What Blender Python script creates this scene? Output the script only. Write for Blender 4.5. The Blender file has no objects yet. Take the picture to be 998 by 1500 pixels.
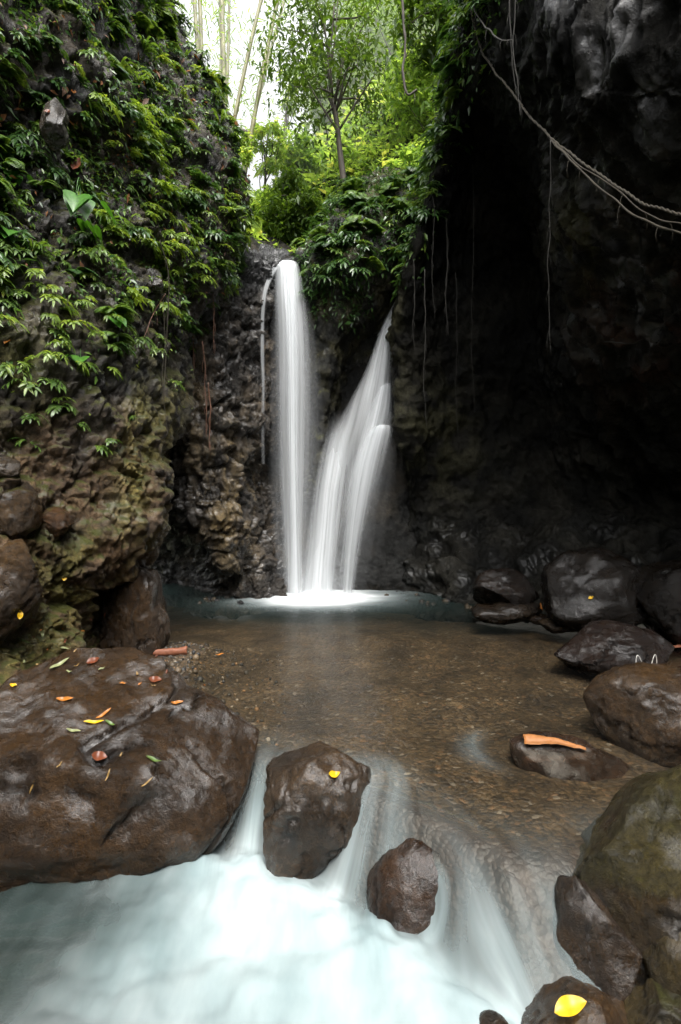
import bpy, bmesh, math, random
import numpy as np
from mathutils import Vector, Matrix

rng = np.random.default_rng(7)
random.seed(7)
C = bpy.context.scene.collection
RAD = math.radians

# ------------------------------------------------------------------ camera
W0, H0, FPX = 998.0, 1500.0, 833.0
PITCH = math.atan(30 / FPX)
CAM = np.array([0.0, 0.0, 2.0])
SP, CP = math.sin(PITCH), math.cos(PITCH)
FWD, UPV = np.array([0, CP, -SP]), np.array([0, SP, CP])


def ray(px, py):
    return np.array([1.0, 0, 0]) * ((px - W0 / 2) / FPX) + UPV * ((H0 / 2 - py) / FPX) + FWD


def U(px, py, d):
    """the place seen at a photo pixel, at distance d along +Y"""
    r = ray(px, py)
    return CAM + r * (d / r[1])


def ONZ(px, py, z):
    r = ray(px, py)
    return CAM + r * ((z - CAM[2]) / r[2])


def proj(P):
    q = P - CAM
    w = q @ FWD
    w = np.where(w < 0.05, 0.05, w)
    return W0 / 2 + FPX * q[:, 0] / w, H0 / 2 - FPX * (q @ UPV) / w


# ------------------------------------------------------------------ noise
_perm = np.random.default_rng(3).permutation(256)
_perm = np.concatenate([_perm, _perm, _perm])
_g = np.random.default_rng(4).normal(size=(256, 3))
_g /= np.linalg.norm(_g, axis=1)[:, None]
_cell = np.random.default_rng(5).random((256, 3))


def _hash(ix, iy, iz):
    return _perm[_perm[_perm[ix & 255] + (iy & 255)] + (iz & 255)]


def pn(P):
    P = np.asarray(P, float)
    i = np.floor(P).astype(int)
    f = P - i
    u = f * f * f * (f * (f * 6 - 15) + 10)
    out = 0
    for dx in (0, 1):
        for dy in (0, 1):
            for dz in (0, 1):
                g = _g[_hash(i[:, 0] + dx, i[:, 1] + dy, i[:, 2] + dz)]
                v = g[:, 0] * (f[:, 0] - dx) + g[:, 1] * (f[:, 1] - dy) + g[:, 2] * (f[:, 2] - dz)
                wx = u[:, 0] if dx else 1 - u[:, 0]
                wy = u[:, 1] if dy else 1 - u[:, 1]
                wz = u[:, 2] if dz else 1 - u[:, 2]
                out = out + v * wx * wy * wz
    return out * 1.5


def fbm(P, o=4, gain=0.5):
    P = np.asarray(P, float)
    s, a = 0, 1.0
    for k in range(o):
        s = s + a * pn(P + 13.7 * k)
        P = P * 2.03
        a *= gain
    return s


def ridged(P, o=4):
    P = np.asarray(P, float)
    s, a = 0, 1.0
    for k in range(o):
        s = s + a * (1 - 2 * np.abs(pn(P + 7.1 * k)))
        P = P * 2.1
        a *= 0.5
    return s


def vor(P):
    P = np.asarray(P, float)
    i = np.floor(P).astype(int)
    f1 = np.full(len(P), 9.0)
    f2 = np.full(len(P), 9.0)
    idv = np.zeros(len(P))
    for dx in (-1, 0, 1):
        for dy in (-1, 0, 1):
            for dz in (-1, 0, 1):
                c = i + (dx, dy, dz)
                h = _hash(c[:, 0], c[:, 1], c[:, 2])
                q = c + _cell[h]
                d = np.sqrt(((P - q) ** 2).sum(1))
                new = d < f1
                f2 = np.where(new, f1, np.minimum(f2, d))
                idv = np.where(new, h / 255.0, idv)
                f1 = np.where(new, d, f1)
    return f1, f2, idv


def sstep(a, b, x):
    t = np.clip((x - a) / (b - a), 0, 1)
    return t * t * (3 - 2 * t)


def blob(px, py, cx, cy, rx, ry):
    return np.exp(-(((px - cx) / rx) ** 2 + ((py - cy) / ry) ** 2))


# ------------------------------------------------------------------ objects
def tag(o, label=None, cat=None, group=None, kind=None):
    if label: o['label'] = label
    if cat: o['category'] = cat
    if group: o['group'] = group
    if kind: o['kind'] = kind
    return o


def mesh(name, V, F, mat, parent=None, smooth=True, tint=None, attrs=None):
    me = bpy.data.meshes.new(name)
    V = np.asarray(V, float)
    me.from_pydata(V.tolist(), [], F if isinstance(F, list) else F.tolist())
    if smooth:
        me.polygons.foreach_set('use_smooth', np.ones(len(me.polygons), bool))
    if tint is not None:
        a = me.attributes.new('tint', 'FLOAT_COLOR', 'POINT')
        t = np.ones((len(V), 4)); t[:, :3] = tint
        a.data.foreach_set('color', t.ravel())
    for k, v in (attrs or {}).items():
        v = np.asarray(v, float)
        if v.ndim == 1:
            a = me.attributes.new(k, 'FLOAT', 'POINT'); a.data.foreach_set('value', v)
        else:
            a = me.attributes.new(k, 'FLOAT_VECTOR', 'POINT'); a.data.foreach_set('vector', v.ravel())
    if mat: me.materials.append(mat)
    me.update()
    o = bpy.data.objects.new(name, me)
    C.objects.link(o)
    if parent: o.parent = parent
    return o


def empty(name, loc):
    o = bpy.data.objects.new(name, None)
    o.location = loc
    o.empty_display_size = 0.1
    C.objects.link(o)
    return o


def gridfaces(nr, nc):
    a = (np.arange(nr - 1)[:, None] * nc + np.arange(nc - 1)[None]).ravel()
    return np.stack([a, a + nc, a + nc + 1, a + 1], 1)


def cr(A, n):
    """Catmull-Rom along axis 0 to n samples"""
    A = np.asarray(A, float)
    A = np.concatenate([2 * A[:1] - A[1:2], A, 2 * A[-1:] - A[-2:-1]])
    m = len(A) - 3
    t = np.linspace(0, m - 1e-9, n)
    k = t.astype(int)
    f = (t - k).reshape((-1,) + (1,) * (A.ndim - 1))
    p0, p1, p2, p3 = A[k], A[k + 1], A[k + 2], A[k + 3]
    return 0.5 * (2 * p1 + (p2 - p0) * f + (2 * p0 - 5 * p1 + 4 * p2 - p3) * f ** 2 + (3 * p1 - p0 - 3 * p2 + p3) * f ** 3)


def normals(G):
    du = np.gradient(G, axis=1); dv = np.gradient(G, axis=0)
    n = np.cross(dv, du)
    return n / (np.linalg.norm(n, axis=2)[..., None] + 1e-9)


def net(rows, nr, nc):
    K = np.array([[p if len(p) == 4 else U(*p) for p in r] for r in rows], dtype=object)
    K = np.array([[np.array(p[:3], float) for p in r] for r in K])
    return cr(cr(K, nr).transpose(1, 0, 2), nc).transpose(1, 0, 2)


def tube(pts, rad, sides=6, cap=True):
    P = np.asarray(pts, float)
    n = len(P)
    rad = np.broadcast_to(np.asarray(rad, float), (n,))
    T = np.gradient(P, axis=0)
    T /= np.linalg.norm(T, axis=1)[:, None] + 1e-9
    ref = np.array([0.31, 0.2, 0.93]) if abs(T[:, 2]).mean() < 0.8 else np.array([0.95, 0.3, 0.05])
    A = np.cross(T, ref); A /= np.linalg.norm(A, axis=1)[:, None] + 1e-9
    B = np.cross(T, A)
    th = np.arange(sides) * 2 * math.pi / sides
    V = P[:, None] + rad[:, None, None] * (A[:, None] * np.cos(th)[None, :, None] + B[:, None] * np.sin(th)[None, :, None])
    F = []
    for i in range(n - 1):
        for j in range(sides):
            k = (j + 1) % sides
            F.append([i * sides + j, i * sides + k, (i + 1) * sides + k, (i + 1) * sides + j])
    if cap:
        F.append(list(range(sides))[::-1])
        F.append([(n - 1) * sides + j for j in range(sides)])
    return V.reshape(-1, 3), F


class MB:
    def __init__(self): self.V = []; self.F = []; self.n = 0; self.T = []
    def add(self, V, F, tint=None):
        V = np.asarray(V)
        self.V.append(V)
        self.F += [[i + self.n for i in f] for f in (F if isinstance(F, list) else F.tolist())]
        self.T.append(np.broadcast_to(np.array(tint if tint is not None else (1, 1, 1), float), (len(V), 3)))
        self.n += len(V)
        return self
    def build(self, name, mat, parent=None, smooth=True, tint=False):
        return mesh(name, np.concatenate(self.V), self.F, mat, parent, smooth, np.concatenate(self.T) if tint else None)


def leaves(pos, d, nrm, L, Wd, droop=0.3, full=True):
    """many leaves: pos, direction, normal (n,3); length and width (n,)"""
    pos = np.asarray(pos, float); n = len(pos)
    d = d / (np.linalg.norm(d, axis=1)[:, None] + 1e-9)
    s = np.cross(d, nrm); s /= np.linalg.norm(s, axis=1)[:, None] + 1e-9
    up = np.cross(s, d)
    L = np.broadcast_to(L, (n,))[:, None]; Wd = np.broadcast_to(Wd, (n,))[:, None]
    dr = np.array([0, 0, -1.0]) * droop
    def at(t, w, fold):
        return pos + d * L * t + dr * L * t * t + s * Wd * w + up * Wd * fold
    if full:
        V = np.stack([at(0, 0, 0), at(.3, -.5, .12), at(.3, 0, 0), at(.3, .5, .12),
                      at(.65, -.38, .1), at(.65, 0, 0), at(.65, .38, .1), at(1, 0, 0)], 1)
        f = [[0, 1, 2], [0, 2, 3], [1, 4, 5, 2], [2, 5, 6, 3], [4, 7, 5], [5, 7, 6]]
        k = 8
    else:
        V = np.stack([at(0, 0, 0), at(.45, -.5, .12), at(1, 0, 0), at(.45, .5, .12)], 1)
        f = [[0, 1, 2], [0, 2, 3]]
        k = 4
    F = []
    for i in range(n):
        o = i * k
        F += [[o + j for j in q] for q in f]
    return V.reshape(-1, 3), F


# ------------------------------------------------------------------ materials
def mat(name):
    m = bpy.data.materials.new(name)
    m.use_nodes = True
    nt = m.node_tree
    for n in list(nt.nodes): nt.nodes.remove(n)
    out = nt.nodes.new('ShaderNodeOutputMaterial')
    def N(t, **kw):
        n = nt.nodes.new(t)
        for k, v in kw.items():
            if k.startswith('i_'):
                n.inputs[k[2:].replace('_', ' ')].default_value = v
            else:
                setattr(n, k, v)
        return n
    def Lk(a, b): nt.links.new(a, b)
    return m, nt, N, Lk, out


def ramp(N, stops):
    r = N('ShaderNodeValToRGB')
    e = r.color_ramp.elements
    while len(e) < len(stops): e.new(0.5)
    for i, (p, c) in enumerate(stops):
        e[i].position = p
        e[i].color = (c, c, c, 1) if isinstance(c, (int, float)) else (*c, 1)
    return r


def math_(N, Lk, op, a, b=None):
    m = N('ShaderNodeMath', operation=op)
    for i, v in enumerate((a, b)):
        if v is None: continue
        if isinstance(v, (int, float)): m.inputs[i].default_value = v
        else: Lk(v, m.inputs[i])
    return m.outputs[0]


def rock_mat(name, s=1.0, rough=(0.18, 0.5), bump=1.0, moss=(0.045, 0.055, 0.01), moss_amt=0.0, speck=0.0, spec=0.5, lo=0.35, hi=1.6, coat=0.0, crough=0.05):
    m, nt, N, Lk, out = mat(name)
    tc = N('ShaderNodeTexCoord')
    geo = N('ShaderNodeNewGeometry')
    pos = geo.outputs['Position']
    at = N('ShaderNodeAttribute', attribute_name='tint')
    n1 = N('ShaderNodeTexNoise'); n1.inputs['Scale'].default_value = 2.2 * s; n1.inputs['Detail'].default_value = 8; n1.inputs['Roughness'].default_value = 0.65
    n2 = N('ShaderNodeTexNoise'); n2.inputs['Scale'].default_value = 22 * s; n2.inputs['Detail'].default_value = 6; n2.inputs['Roughness'].default_value = 0.7
    n3 = N('ShaderNodeTexNoise'); n3.inputs['Scale'].default_value = 70 * s; n3.inputs['Detail'].default_value = 5; n3.inputs['Roughness'].default_value = 0.75
    v1 = N('ShaderNodeTexVoronoi'); v1.inputs['Scale'].default_value = 14 * s
    for n in (n1, n2, n3, v1): Lk(pos, n.inputs['Vector'])
    r1 = ramp(N, [(0.28, lo), (0.72, hi)]); Lk(n1.outputs['Fac'], r1.inputs[0])
    r2 = ramp(N, [(0.3, 0.4), (0.7, 1.7)]); Lk(n2.outputs['Fac'], r2.inputs[0])
    r4 = ramp(N, [(0.35, 0.6), (0.65, 1.4)]); Lk(n3.outputs['Fac'], r4.inputs[0])
    mm = math_(N, Lk, 'MULTIPLY', math_(N, Lk, 'MULTIPLY', r1.outputs[0], r2.outputs[0]), r4.outputs[0])
    mul = N('ShaderNodeMix', data_type='RGBA', blend_type='MULTIPLY'); mul.inputs['Factor'].default_value = 1
    Lk(at.outputs['Color'], mul.inputs['A']); Lk(mm, mul.inputs['B'])
    col = mul.outputs['Result']
    if speck:
        r3 = ramp(N, [(0.66, 0.0), (0.74, 1.0)]); Lk(n3.outputs['Fac'], r3.inputs[0])
        mx = N('ShaderNodeMix', data_type='RGBA'); Lk(math_(N, Lk, 'MULTIPLY', r3.outputs[0], speck), mx.inputs['Factor'])
        Lk(col, mx.inputs['A']); mx.inputs['B'].default_value = (0.16, 0.11, 0.06, 1)
        col = mx.outputs['Result']
    if moss_amt:
        sx = N('ShaderNodeSeparateXYZ'); Lk(geo.outputs['Normal'], sx.inputs[0])
        a = math_(N, Lk, 'MULTIPLY_ADD', sx.outputs['Z'], 0.5)
        nm = N('ShaderNodeTexNoise'); nm.inputs['Scale'].default_value = 3.1; nm.inputs['Detail'].default_value = 7; nm.inputs['Roughness'].default_value = .7
        Lk(pos, nm.inputs['Vector'])
        b = math_(N, Lk, 'MULTIPLY', sx.outputs['Z'], 0.35)
        c = math_(N, Lk, 'ADD', b, nm.outputs['Fac'])
        c2 = math_(N, Lk, 'ADD', c, moss_amt - 0.5)
        rm = ramp(N, [(0.52, 0.0), (0.68, 1.0)]); Lk(c2, rm.inputs[0])
        mx = N('ShaderNodeMix', data_type='RGBA'); Lk(rm.outputs[0], mx.inputs['Factor'])
        Lk(col, mx.inputs['A'])
        mg = N('ShaderNodeMix', data_type='RGBA'); Lk(n2.outputs['Fac'], mg.inputs['Factor'])
        mg.inputs['A'].default_value = (moss[0] * .5, moss[1] * .5, moss[2] * .5, 1); mg.inputs['B'].default_value = (moss[0] * 1.5, moss[1] * 1.5, moss[2] * 1.5, 1)
        Lk(mg.outputs['Result'], mx.inputs['B'])
        col = mx.outputs['Result']
    h = math_(N, Lk, 'MULTIPLY', n2.outputs['Fac'], 0.6)
    h = math_(N, Lk, 'ADD', h, math_(N, Lk, 'MULTIPLY', n3.outputs['Fac'], 0.5))
    h = math_(N, Lk, 'ADD', h, math_(N, Lk, 'MULTIPLY', v1.outputs['Distance'], 0.35))
    bp = N('ShaderNodeBump'); bp.inputs['Strength'].default_value = min(1, 0.9 * bump); bp.inputs['Distance'].default_value = 0.04 * bump
    Lk(h, bp.inputs['Height'])
    rr = ramp(N, [(0.35, rough[0]), (0.65, rough[1])]); 
    nr = N('ShaderNodeTexNoise'); nr.inputs['Scale'].default_value = 5 * s; nr.inputs['Detail'].default_value = 5; Lk(pos, nr.inputs['Vector'])
    Lk(nr.outputs['Fac'], rr.inputs[0])
    b = N('ShaderNodeBsdfPrincipled')
    Lk(col, b.inputs['Base Color']); Lk(rr.outputs[0], b.inputs['Roughness']); Lk(bp.outputs[0], b.inputs['Normal'])
    wa_ = N('ShaderNodeAttribute', attribute_name='wet')
    Lk(math_(N, Lk, 'ADD', math_(N, Lk, 'MULTIPLY', wa_.outputs['Fac'], 0.15), spec), b.inputs['Specular IOR Level'])
    # film of water: smoother than the stone beneath, patchy
    nc_ = N('ShaderNodeTexNoise'); nc_.inputs['Scale'].default_value = 2.6 * s; nc_.inputs['Detail'].default_value = 6; nc_.inputs['Roughness'].default_value = .6; Lk(pos, nc_.inputs['Vector'])
    rc_ = ramp(N, [(0.46, 0.10), (0.58, 1.0)]); Lk(nc_.outputs['Fac'], rc_.inputs[0])
    cw = math_(N, Lk, 'MULTIPLY', rc_.outputs[0], math_(N, Lk, 'ADD', wa_.outputs['Fac'], coat))
    cc_ = N('ShaderNodeClamp'); Lk(cw, cc_.inputs[0]); Lk(cc_.outputs[0], b.inputs['Coat Weight'])
    b.inputs['Coat Roughness'].default_value = crough; b.inputs['Coat IOR'].default_value = 1.6
    nb = N('ShaderNodeTexNoise'); nb.inputs['Scale'].default_value = 11 * s; nb.inputs['Detail'].default_value = 7; nb.inputs['Roughness'].default_value = .66; Lk(pos, nb.inputs['Vector'])
    bc = N('ShaderNodeBump'); bc.inputs['Strength'].default_value = 0.6; bc.inputs['Distance'].default_value = 0.025; Lk(math_(N, Lk, 'ADD', nb.outputs['Fac'], math_(N, Lk, 'MULTIPLY', n3.outputs['Fac'], 0.22)), bc.inputs['Height']); Lk(bc.outputs[0], b.inputs['Coat Normal'])
    Lk(b.outputs[0], out.inputs[0])
    return m


def leaf_mat(name, c0, c1, c2=None, trans=0.45, rough=0.4, spec=0.5):
    m, nt, N, Lk, out = mat(name)
    geo = N('ShaderNodeNewGeometry'); oi = N('ShaderNodeObjectInfo')
    a = math_(N, Lk, 'MULTIPLY', geo.outputs['Random Per Island'], 0.7)
    a = math_(N, Lk, 'ADD', a, math_(N, Lk, 'MULTIPLY', oi.outputs['Random'], 0.3))
    st = [(0.1, c0), (0.8, c1)]
    if c2: st.append((0.97, c2))
    r = ramp(N, st); Lk(a, r.inputs[0])
    nz = N('ShaderNodeTexNoise'); nz.inputs['Scale'].default_value = 30; Lk(geo.outputs['Position'], nz.inputs['Vector'])
    rz = ramp(N, [(0.3, 0.7), (0.7, 1.3)]); Lk(nz.outputs['Fac'], rz.inputs[0])
    mu = N('ShaderNodeMix', data_type='RGBA', blend_type='MULTIPLY'); mu.inputs['Factor'].default_value = 1
    Lk(r.outputs[0], mu.inputs['A']); Lk(rz.outputs[0], mu.inputs['B'])
    b = N('ShaderNodeBsdfPrincipled'); Lk(mu.outputs['Result'], b.inputs['Base Color'])
    b.inputs['Roughness'].default_value = rough; b.inputs['Specular IOR Level'].default_value = spec
    t = N('ShaderNodeBsdfTranslucent')
    mt = N('ShaderNodeMix', data_type='RGBA', blend_type='MULTIPLY'); mt.inputs['Factor'].default_value = 1
    Lk(mu.outputs['Result'], mt.inputs['A']); mt.inputs['B'].default_value = (1.6, 1.5, 0.7, 1)
    Lk(mt.outputs['Result'], t.inputs['Color'])
    mx = N('ShaderNodeMixShader'); mx.inputs[0].default_value = trans
    Lk(b.outputs[0], mx.inputs[1]); Lk(t.outputs[0], mx.inputs[2]); Lk(mx.outputs[0], out.inputs[0])
    return m


def bark_mat(name, c, rough=0.7, scale=20):
    m, nt, N, Lk, out = mat(name)
    geo = N('ShaderNodeNewGeometry')
    mp = N('ShaderNodeMapping'); mp.inputs['Scale'].default_value = (1, 1, 0.3); Lk(geo.outputs['Position'], mp.inputs['Vector'])
    n = N('ShaderNodeTexNoise'); n.inputs['Scale'].default_value = scale; n.inputs['Detail'].default_value = 5; Lk(mp.outputs[0], n.inputs['Vector'])
    r = ramp(N, [(0.3, tuple(x * .5 for x in c)), (0.7, tuple(x * 1.5 for x in c))]); Lk(n.outputs['Fac'], r.inputs[0])
    b = N('ShaderNodeBsdfPrincipled'); Lk(r.outputs[0], b.inputs['Base Color']); b.inputs['Roughness'].default_value = rough
    bp = N('ShaderNodeBump'); bp.inputs['Strength'].default_value = 0.5; bp.inputs['Distance'].default_value = 0.01; Lk(n.outputs['Fac'], bp.inputs['Height']); Lk(bp.outputs[0], b.inputs['Normal'])
    Lk(b.outputs[0], out.inputs[0])
    return m


M = {}
M['cliff'] = rock_mat('wet_cliff_rock', 1.0, (0.25, 0.65), 1.4, moss=(0.05, 0.052, 0.011), moss_amt=0.42, speck=0.12, spec=0.3, coat=0.25)
M['cliff_bare'] = rock_mat('wet_bare_rock', 1.0, (0.12, 0.45), 1.4, speck=0.0, spec=0.3, coat=0.5)
M['cliff_dark'] = rock_mat('dark_cave_rock', 0.8, (0.22, 0.5), 1.0, spec=0.06, coat=0.0)
M['boulder'] = rock_mat('wet_boulder', 1.3, (0.08, 0.5), 1.0, speck=0.3, lo=0.5, hi=1.5, spec=0.22, coat=0.8)
M['mossy'] = rock_mat('mossy_boulder', 1.3, (0.15, 0.5), 1.0, moss=(0.040, 0.040, 0.009), moss_amt=0.20, speck=0.2, lo=0.5, hi=1.5, spec=0.2, coat=0.5)
M['black'] = rock_mat('black_wet_boulder', 1.2, (0.06, 0.4), 1.0, lo=0.5, hi=1.5, spec=0.2, coat=0.45)
M['sprig'] = leaf_mat('sprig_leaf', (0.045, 0.095, 0.018), (0.12, 0.20, 0.035), (0.20, 0.26, 0.04), 0.35, 0.35)
M['lime'] = leaf_mat('lime_leaf', (0.10, 0.17, 0.022), (0.20, 0.29, 0.04), (0.30, 0.34, 0.05), 0.4, 0.35)
M['deep'] = leaf_mat('deep_green_leaf', (0.018, 0.050, 0.014), (0.055, 0.12, 0.024), (0.12, 0.18, 0.03), 0.3, 0.3)
M['broad'] = leaf_mat('broad_leaf', (0.03, 0.10, 0.015), (0.06, 0.17, 0.02), None, 0.4, 0.35)
M['forest'] = leaf_mat('forest_leaf', (0.11, 0.21, 0.05), (0.32, 0.46, 0.11), (0.50, 0.52, 0.17), 0.55, 0.45)
M['forest_dark'] = leaf_mat('shaded_forest_leaf', (0.025, 0.06, 0.012), (0.08, 0.14, 0.02), None, 0.5, 0.45)
M['dry'] = leaf_mat('dead_leaf', (0.10, 0.04, 0.014), (0.22, 0.09, 0.03), None, 0.2, 0.5)
M['bark'] = bark_mat('dark_bark', (0.05, 0.04, 0.028))
M['bamboo'] = bark_mat('bamboo_stem', (0.20, 0.19, 0.10), 0.45, 8)
M['vine'] = bark_mat('vine_bark', (0.020, 0.015, 0.007), 0.9, 40)
M['vine_dark'] = bark_mat('dark_vine_bark', (0.018, 0.016, 0.012), 0.8, 40)
M['root'] = bark_mat('reddish_root', (0.10, 0.045, 0.025), 0.6, 40)
M['white'] = bark_mat('white_cord', (0.62, 0.60, 0.56), 0.5, 60)


def flat_leaf_mat(name, c, edge=None, rough=0.4):
    m, nt, N, Lk, out = mat(name)
    tc = N('ShaderNodeTexCoord')
    n = N('ShaderNodeTexNoise'); n.inputs['Scale'].default_value = 25; n.inputs['Detail'].default_value = 6; Lk(tc.outputs['Object'], n.inputs['Vector'])
    r = ramp(N, [(0.3, tuple(x * .75 for x in c)), (0.6, c), (0.82, edge or tuple(x * .5 for x in c))]); Lk(n.outputs['Fac'], r.inputs[0])
    b = N('ShaderNodeBsdfPrincipled'); Lk(r.outputs[0], b.inputs['Base Color']); b.inputs['Roughness'].default_value = rough
    t = N('ShaderNodeBsdfTranslucent'); Lk(r.outputs[0], t.inputs[0])
    mx = N('ShaderNodeMixShader'); mx.inputs[0].default_value = 0.2
    Lk(b.outputs[0], mx.inputs[1]); Lk(t.outputs[0], mx.inputs[2]); Lk(mx.outputs[0], out.inputs[0])
    return m


M['yellow'] = flat_leaf_mat('yellow_leaf', (0.70, 0.43, 0.012), (0.36, 0.17, 0.01))
M['orange'] = flat_leaf_mat('orange_leaf', (0.42, 0.15, 0.02))
M['rust'] = flat_leaf_mat('rusty_leaf', (0.16, 0.045, 0.018))
M['green'] = flat_leaf_mat('green_fallen_leaf', (0.09, 0.15, 0.03))
M['pale'] = flat_leaf_mat('pale_leaf', (0.26, 0.28, 0.13))
M['straw'] = flat_leaf_mat('straw_blade', (0.26, 0.16, 0.05))
M['sheath'] = flat_leaf_mat('bark_sheath', (0.24, 0.085, 0.042), (0.09, 0.035, 0.02), 0.6)
M['sheath_orange'] = flat_leaf_mat('orange_sheath', (0.40, 0.16, 0.045), (0.14, 0.05, 0.02), 0.6)

# ------------------------------------------------------------------ cliffs
HI, LO = (0.05, 0.038, 0.024), (0.02, 0.018, 0.015)


def rock_disp(P, big=0.28, mid=0.12, fine=0.03, cob=0.0, cobs=6.0, seed=0.0, strat=0.0, blk=0.0):
    Q = P + seed
    d = big * fbm(Q * 0.55, 3) + mid * ridged(Q * 1.5 + fbm(Q * 0.8, 2)[:, None] * 0.4, 4) * 0.6 + fine * fbm(Q * 9, 3)
    f1, f2, _ = vor(Q * np.array([2.0, 2.0, 1.6]) + 0.4 * pn(Q * 2)[:, None])
    d = d + mid * 0.8 * np.minimum(f2 - f1, 0.5)
    if cob:
        f1, f2, _ = vor(Q * cobs)
        g1, g2, _ = vor(Q * cobs * 2.1 + 3)
        d = d + cob * (np.minimum(f2 - f1, .6) * 1.4 - 0.3) + cob * .45 * (np.minimum(g2 - g1, .6) - .2)
    if blk:
        for fq, am in ((1.7, 1.0), (4.2, .5), (9.0, .28)):
            Wp = Q * fq * np.array([1, 1, 1.25]) + .35 * np.stack([pn(Q * fq * 1.3 + k_) for k_ in (1.1, 5.3, 9.7)], 1)
            f1, f2, idc = vor(Wp)
            d = d + blk * am * ((idc - .5) * np.minimum((f2 - f1) * 5, 1) - .35 * np.exp(-((f2 - f1) / .08) ** 2))
    if strat:
        w = Q[:, 2] * 3.0 + 0.8 * Q[:, 0] + 0.7 * pn(Q * 0.9)
        d = d + strat * (np.abs((w % 1.0) - 0.5) * 2 - 0.5)
    return d


def cliff(name, rows, nr, nc, material, tintf, label, flip=False, **kw):
    G = net(rows, nr, nc)
    n = normals(G)
    if flip: n = -n
    P = G.reshape(-1, 3); Nn = n.reshape(-1, 3)
    cobf = kw.pop('cobf', None); kw2 = kw.pop('wetf', None)
    d = rock_disp(P, **kw)
    if cobf is not None:
        px, py = proj(P)
        d = d + cobf(P, px, py)
    P = P + Nn * d[:, None]
    G2 = P.reshape(nr, nc, 3)
    n2 = normals(G2)
    if flip: n2 = -n2
    px, py = proj(P)
    t = tintf(P, n2.reshape(-1, 3), px, py, d)
    wet = kw2(P, px, py) if kw2 else None
    F = gridfaces(nr, nc)
    if flip: F = F[:, ::-1]
    o = mesh(name, P, F, material, tint=t, attrs={'wet': wet} if wet is not None else None)
    tag(o, label, None, None, 'structure')
    return o, P, n2.reshape(-1, 3), px, py


def mixc(a, b, t):
    return np.asarray(a) * (1 - t[:, None]) + np.asarray(b) * t[:, None]


def tint_left(P, n, px, py, d):
    v = fbm(P * 1.3, 4)
    t = mixc((0.035, 0.028, 0.02), (0.020, 0.020, 0.019), sstep(-.4, .5, v))
    low = sstep(560, 680, py + 40 * v) * sstep(300, 200, px)
    t = t * (1 - low[:, None]) + low[:, None] * mixc((0.085, 0.052, 0.026), (0.045, 0.030, 0.018), sstep(-.3, .5, fbm(P * 2.4 + 5, 4)))
    m = np.clip(blob(px, py, 105, 850, 55, 60) + blob(px, py, 40, 960, 60, 60) * .9 + blob(px, py, 210, 720, 40, 120) * .7 + blob(px, py, 230, 600, 50, 60) * .6 + blob(px, py, 20, 560, 50, 90) * .5, 0, 1) * sstep(-.45, .25, fbm(P * 3 + 9, 4))
    t = mixc(t, (0.105, 0.095, 0.022), m) if False else t * (1 - m[:, None]) + m[:, None] * np.array((0.12, 0.105, 0.026))
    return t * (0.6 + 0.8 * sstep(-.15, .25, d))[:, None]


near_rows = [
    [(-300, -420, 5), (0, -420, 6.4), (80, -420, 7.2), (140, -420, 8.2), (175, -420, 9.2), (200, -420, 10.2), (155, -420, 12)],
    [(-300, 0, 4.6), (0, 0, 6.2), (100, 0, 7.1), (155, 0, 8.1), (220, 0, 9.1), (246, 0, 10), (215, 0, 11.8)],
    [(-300, 150, 4.6), (0, 150, 6.1), (110, 150, 7.0), (186, 150, 8.0), (252, 150, 9.2), (310, 150, 10), (277, 150, 11.5)],
    [(-300, 260, 4.5), (0, 260, 6.0), (110, 260, 6.9), (192, 260, 7.9), (274, 260, 9.1), (342, 260, 10.1), (304, 260, 11.3)],
    [(-300, 340, 4.5), (0, 340, 5.9), (110, 340, 6.7), (191, 340, 7.7), (272, 340, 8.9), (342, 340, 9.9), (307, 340, 11)],
    [(-300, 400, 4.4), (0, 400, 5.8), (105, 400, 6.5), (185, 400, 7.4), (255, 400, 8.5), (312, 400, 9.5), (310, 400, 10.8)],
    [(-300, 500, 4.3), (0, 500, 5.7), (100, 500, 6.3), (175, 500, 7.1), (225, 500, 8.0), (265, 490, 9.2), (290, 490, 10.6)],
    [(-300, 620, 4.2), (0, 620, 5.6), (90, 620, 6.1), (160, 620, 6.6), (215, 620, 7.3), (235, 610, 8.6), (262, 610, 10.4)],
    [(-300, 700, 4.1), (0, 700, 5.5), (85, 700, 5.9), (152, 700, 6.4), (210, 700, 7.1), (216, 700, 8.6), (240, 700, 10.4)],
    [(-300, 800, 4.0), (0, 800, 5.35), (75, 800, 5.8), (145, 800, 6.2), (206, 800, 6.9), (205, 800, 8.4), (215, 800, 10.4)],
    [(-300, 870, 3.9), (0, 870, 5.25), (60, 870, 5.7), (118, 870, 6.2), (160, 870, 6.9), (175, 870, 8.2), (190, 870, 10.2)],
    [(-300, 940, 3.8), (0, 940, 5.1), (50, 940, 5.5), (105, 940, 6.0), (140, 930, 6.8), (160, 920, 8.0), (180, 910, 10.0)],
    [(-300, 1030, 3.6), (0, 1020, 4.9), (40, 1015, 5.2), (90, 1010, 5.7), (150, 1000, 6.4), (180, 990, 7.4), (200, 960, 9.6)],
    [(-300, 1250, 3.3), (0, 1200, 4.4), (30, 1160, 4.7), (90, 1120, 5.2), (150, 1090, 5.8), (180, 1060, 6.9), (200, 1020, 9.0)],
]
left_cliff, LP, LN, Lpx, Lpy = cliff('cliff', near_rows, 480, 380, M['cliff'], tint_left,
    'near gorge wall on the left, brown mossy rock below and plants above', big=0.22, mid=0.15, fine=0.04, cob=0.02, cobs=7, blk=0.12)


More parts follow.
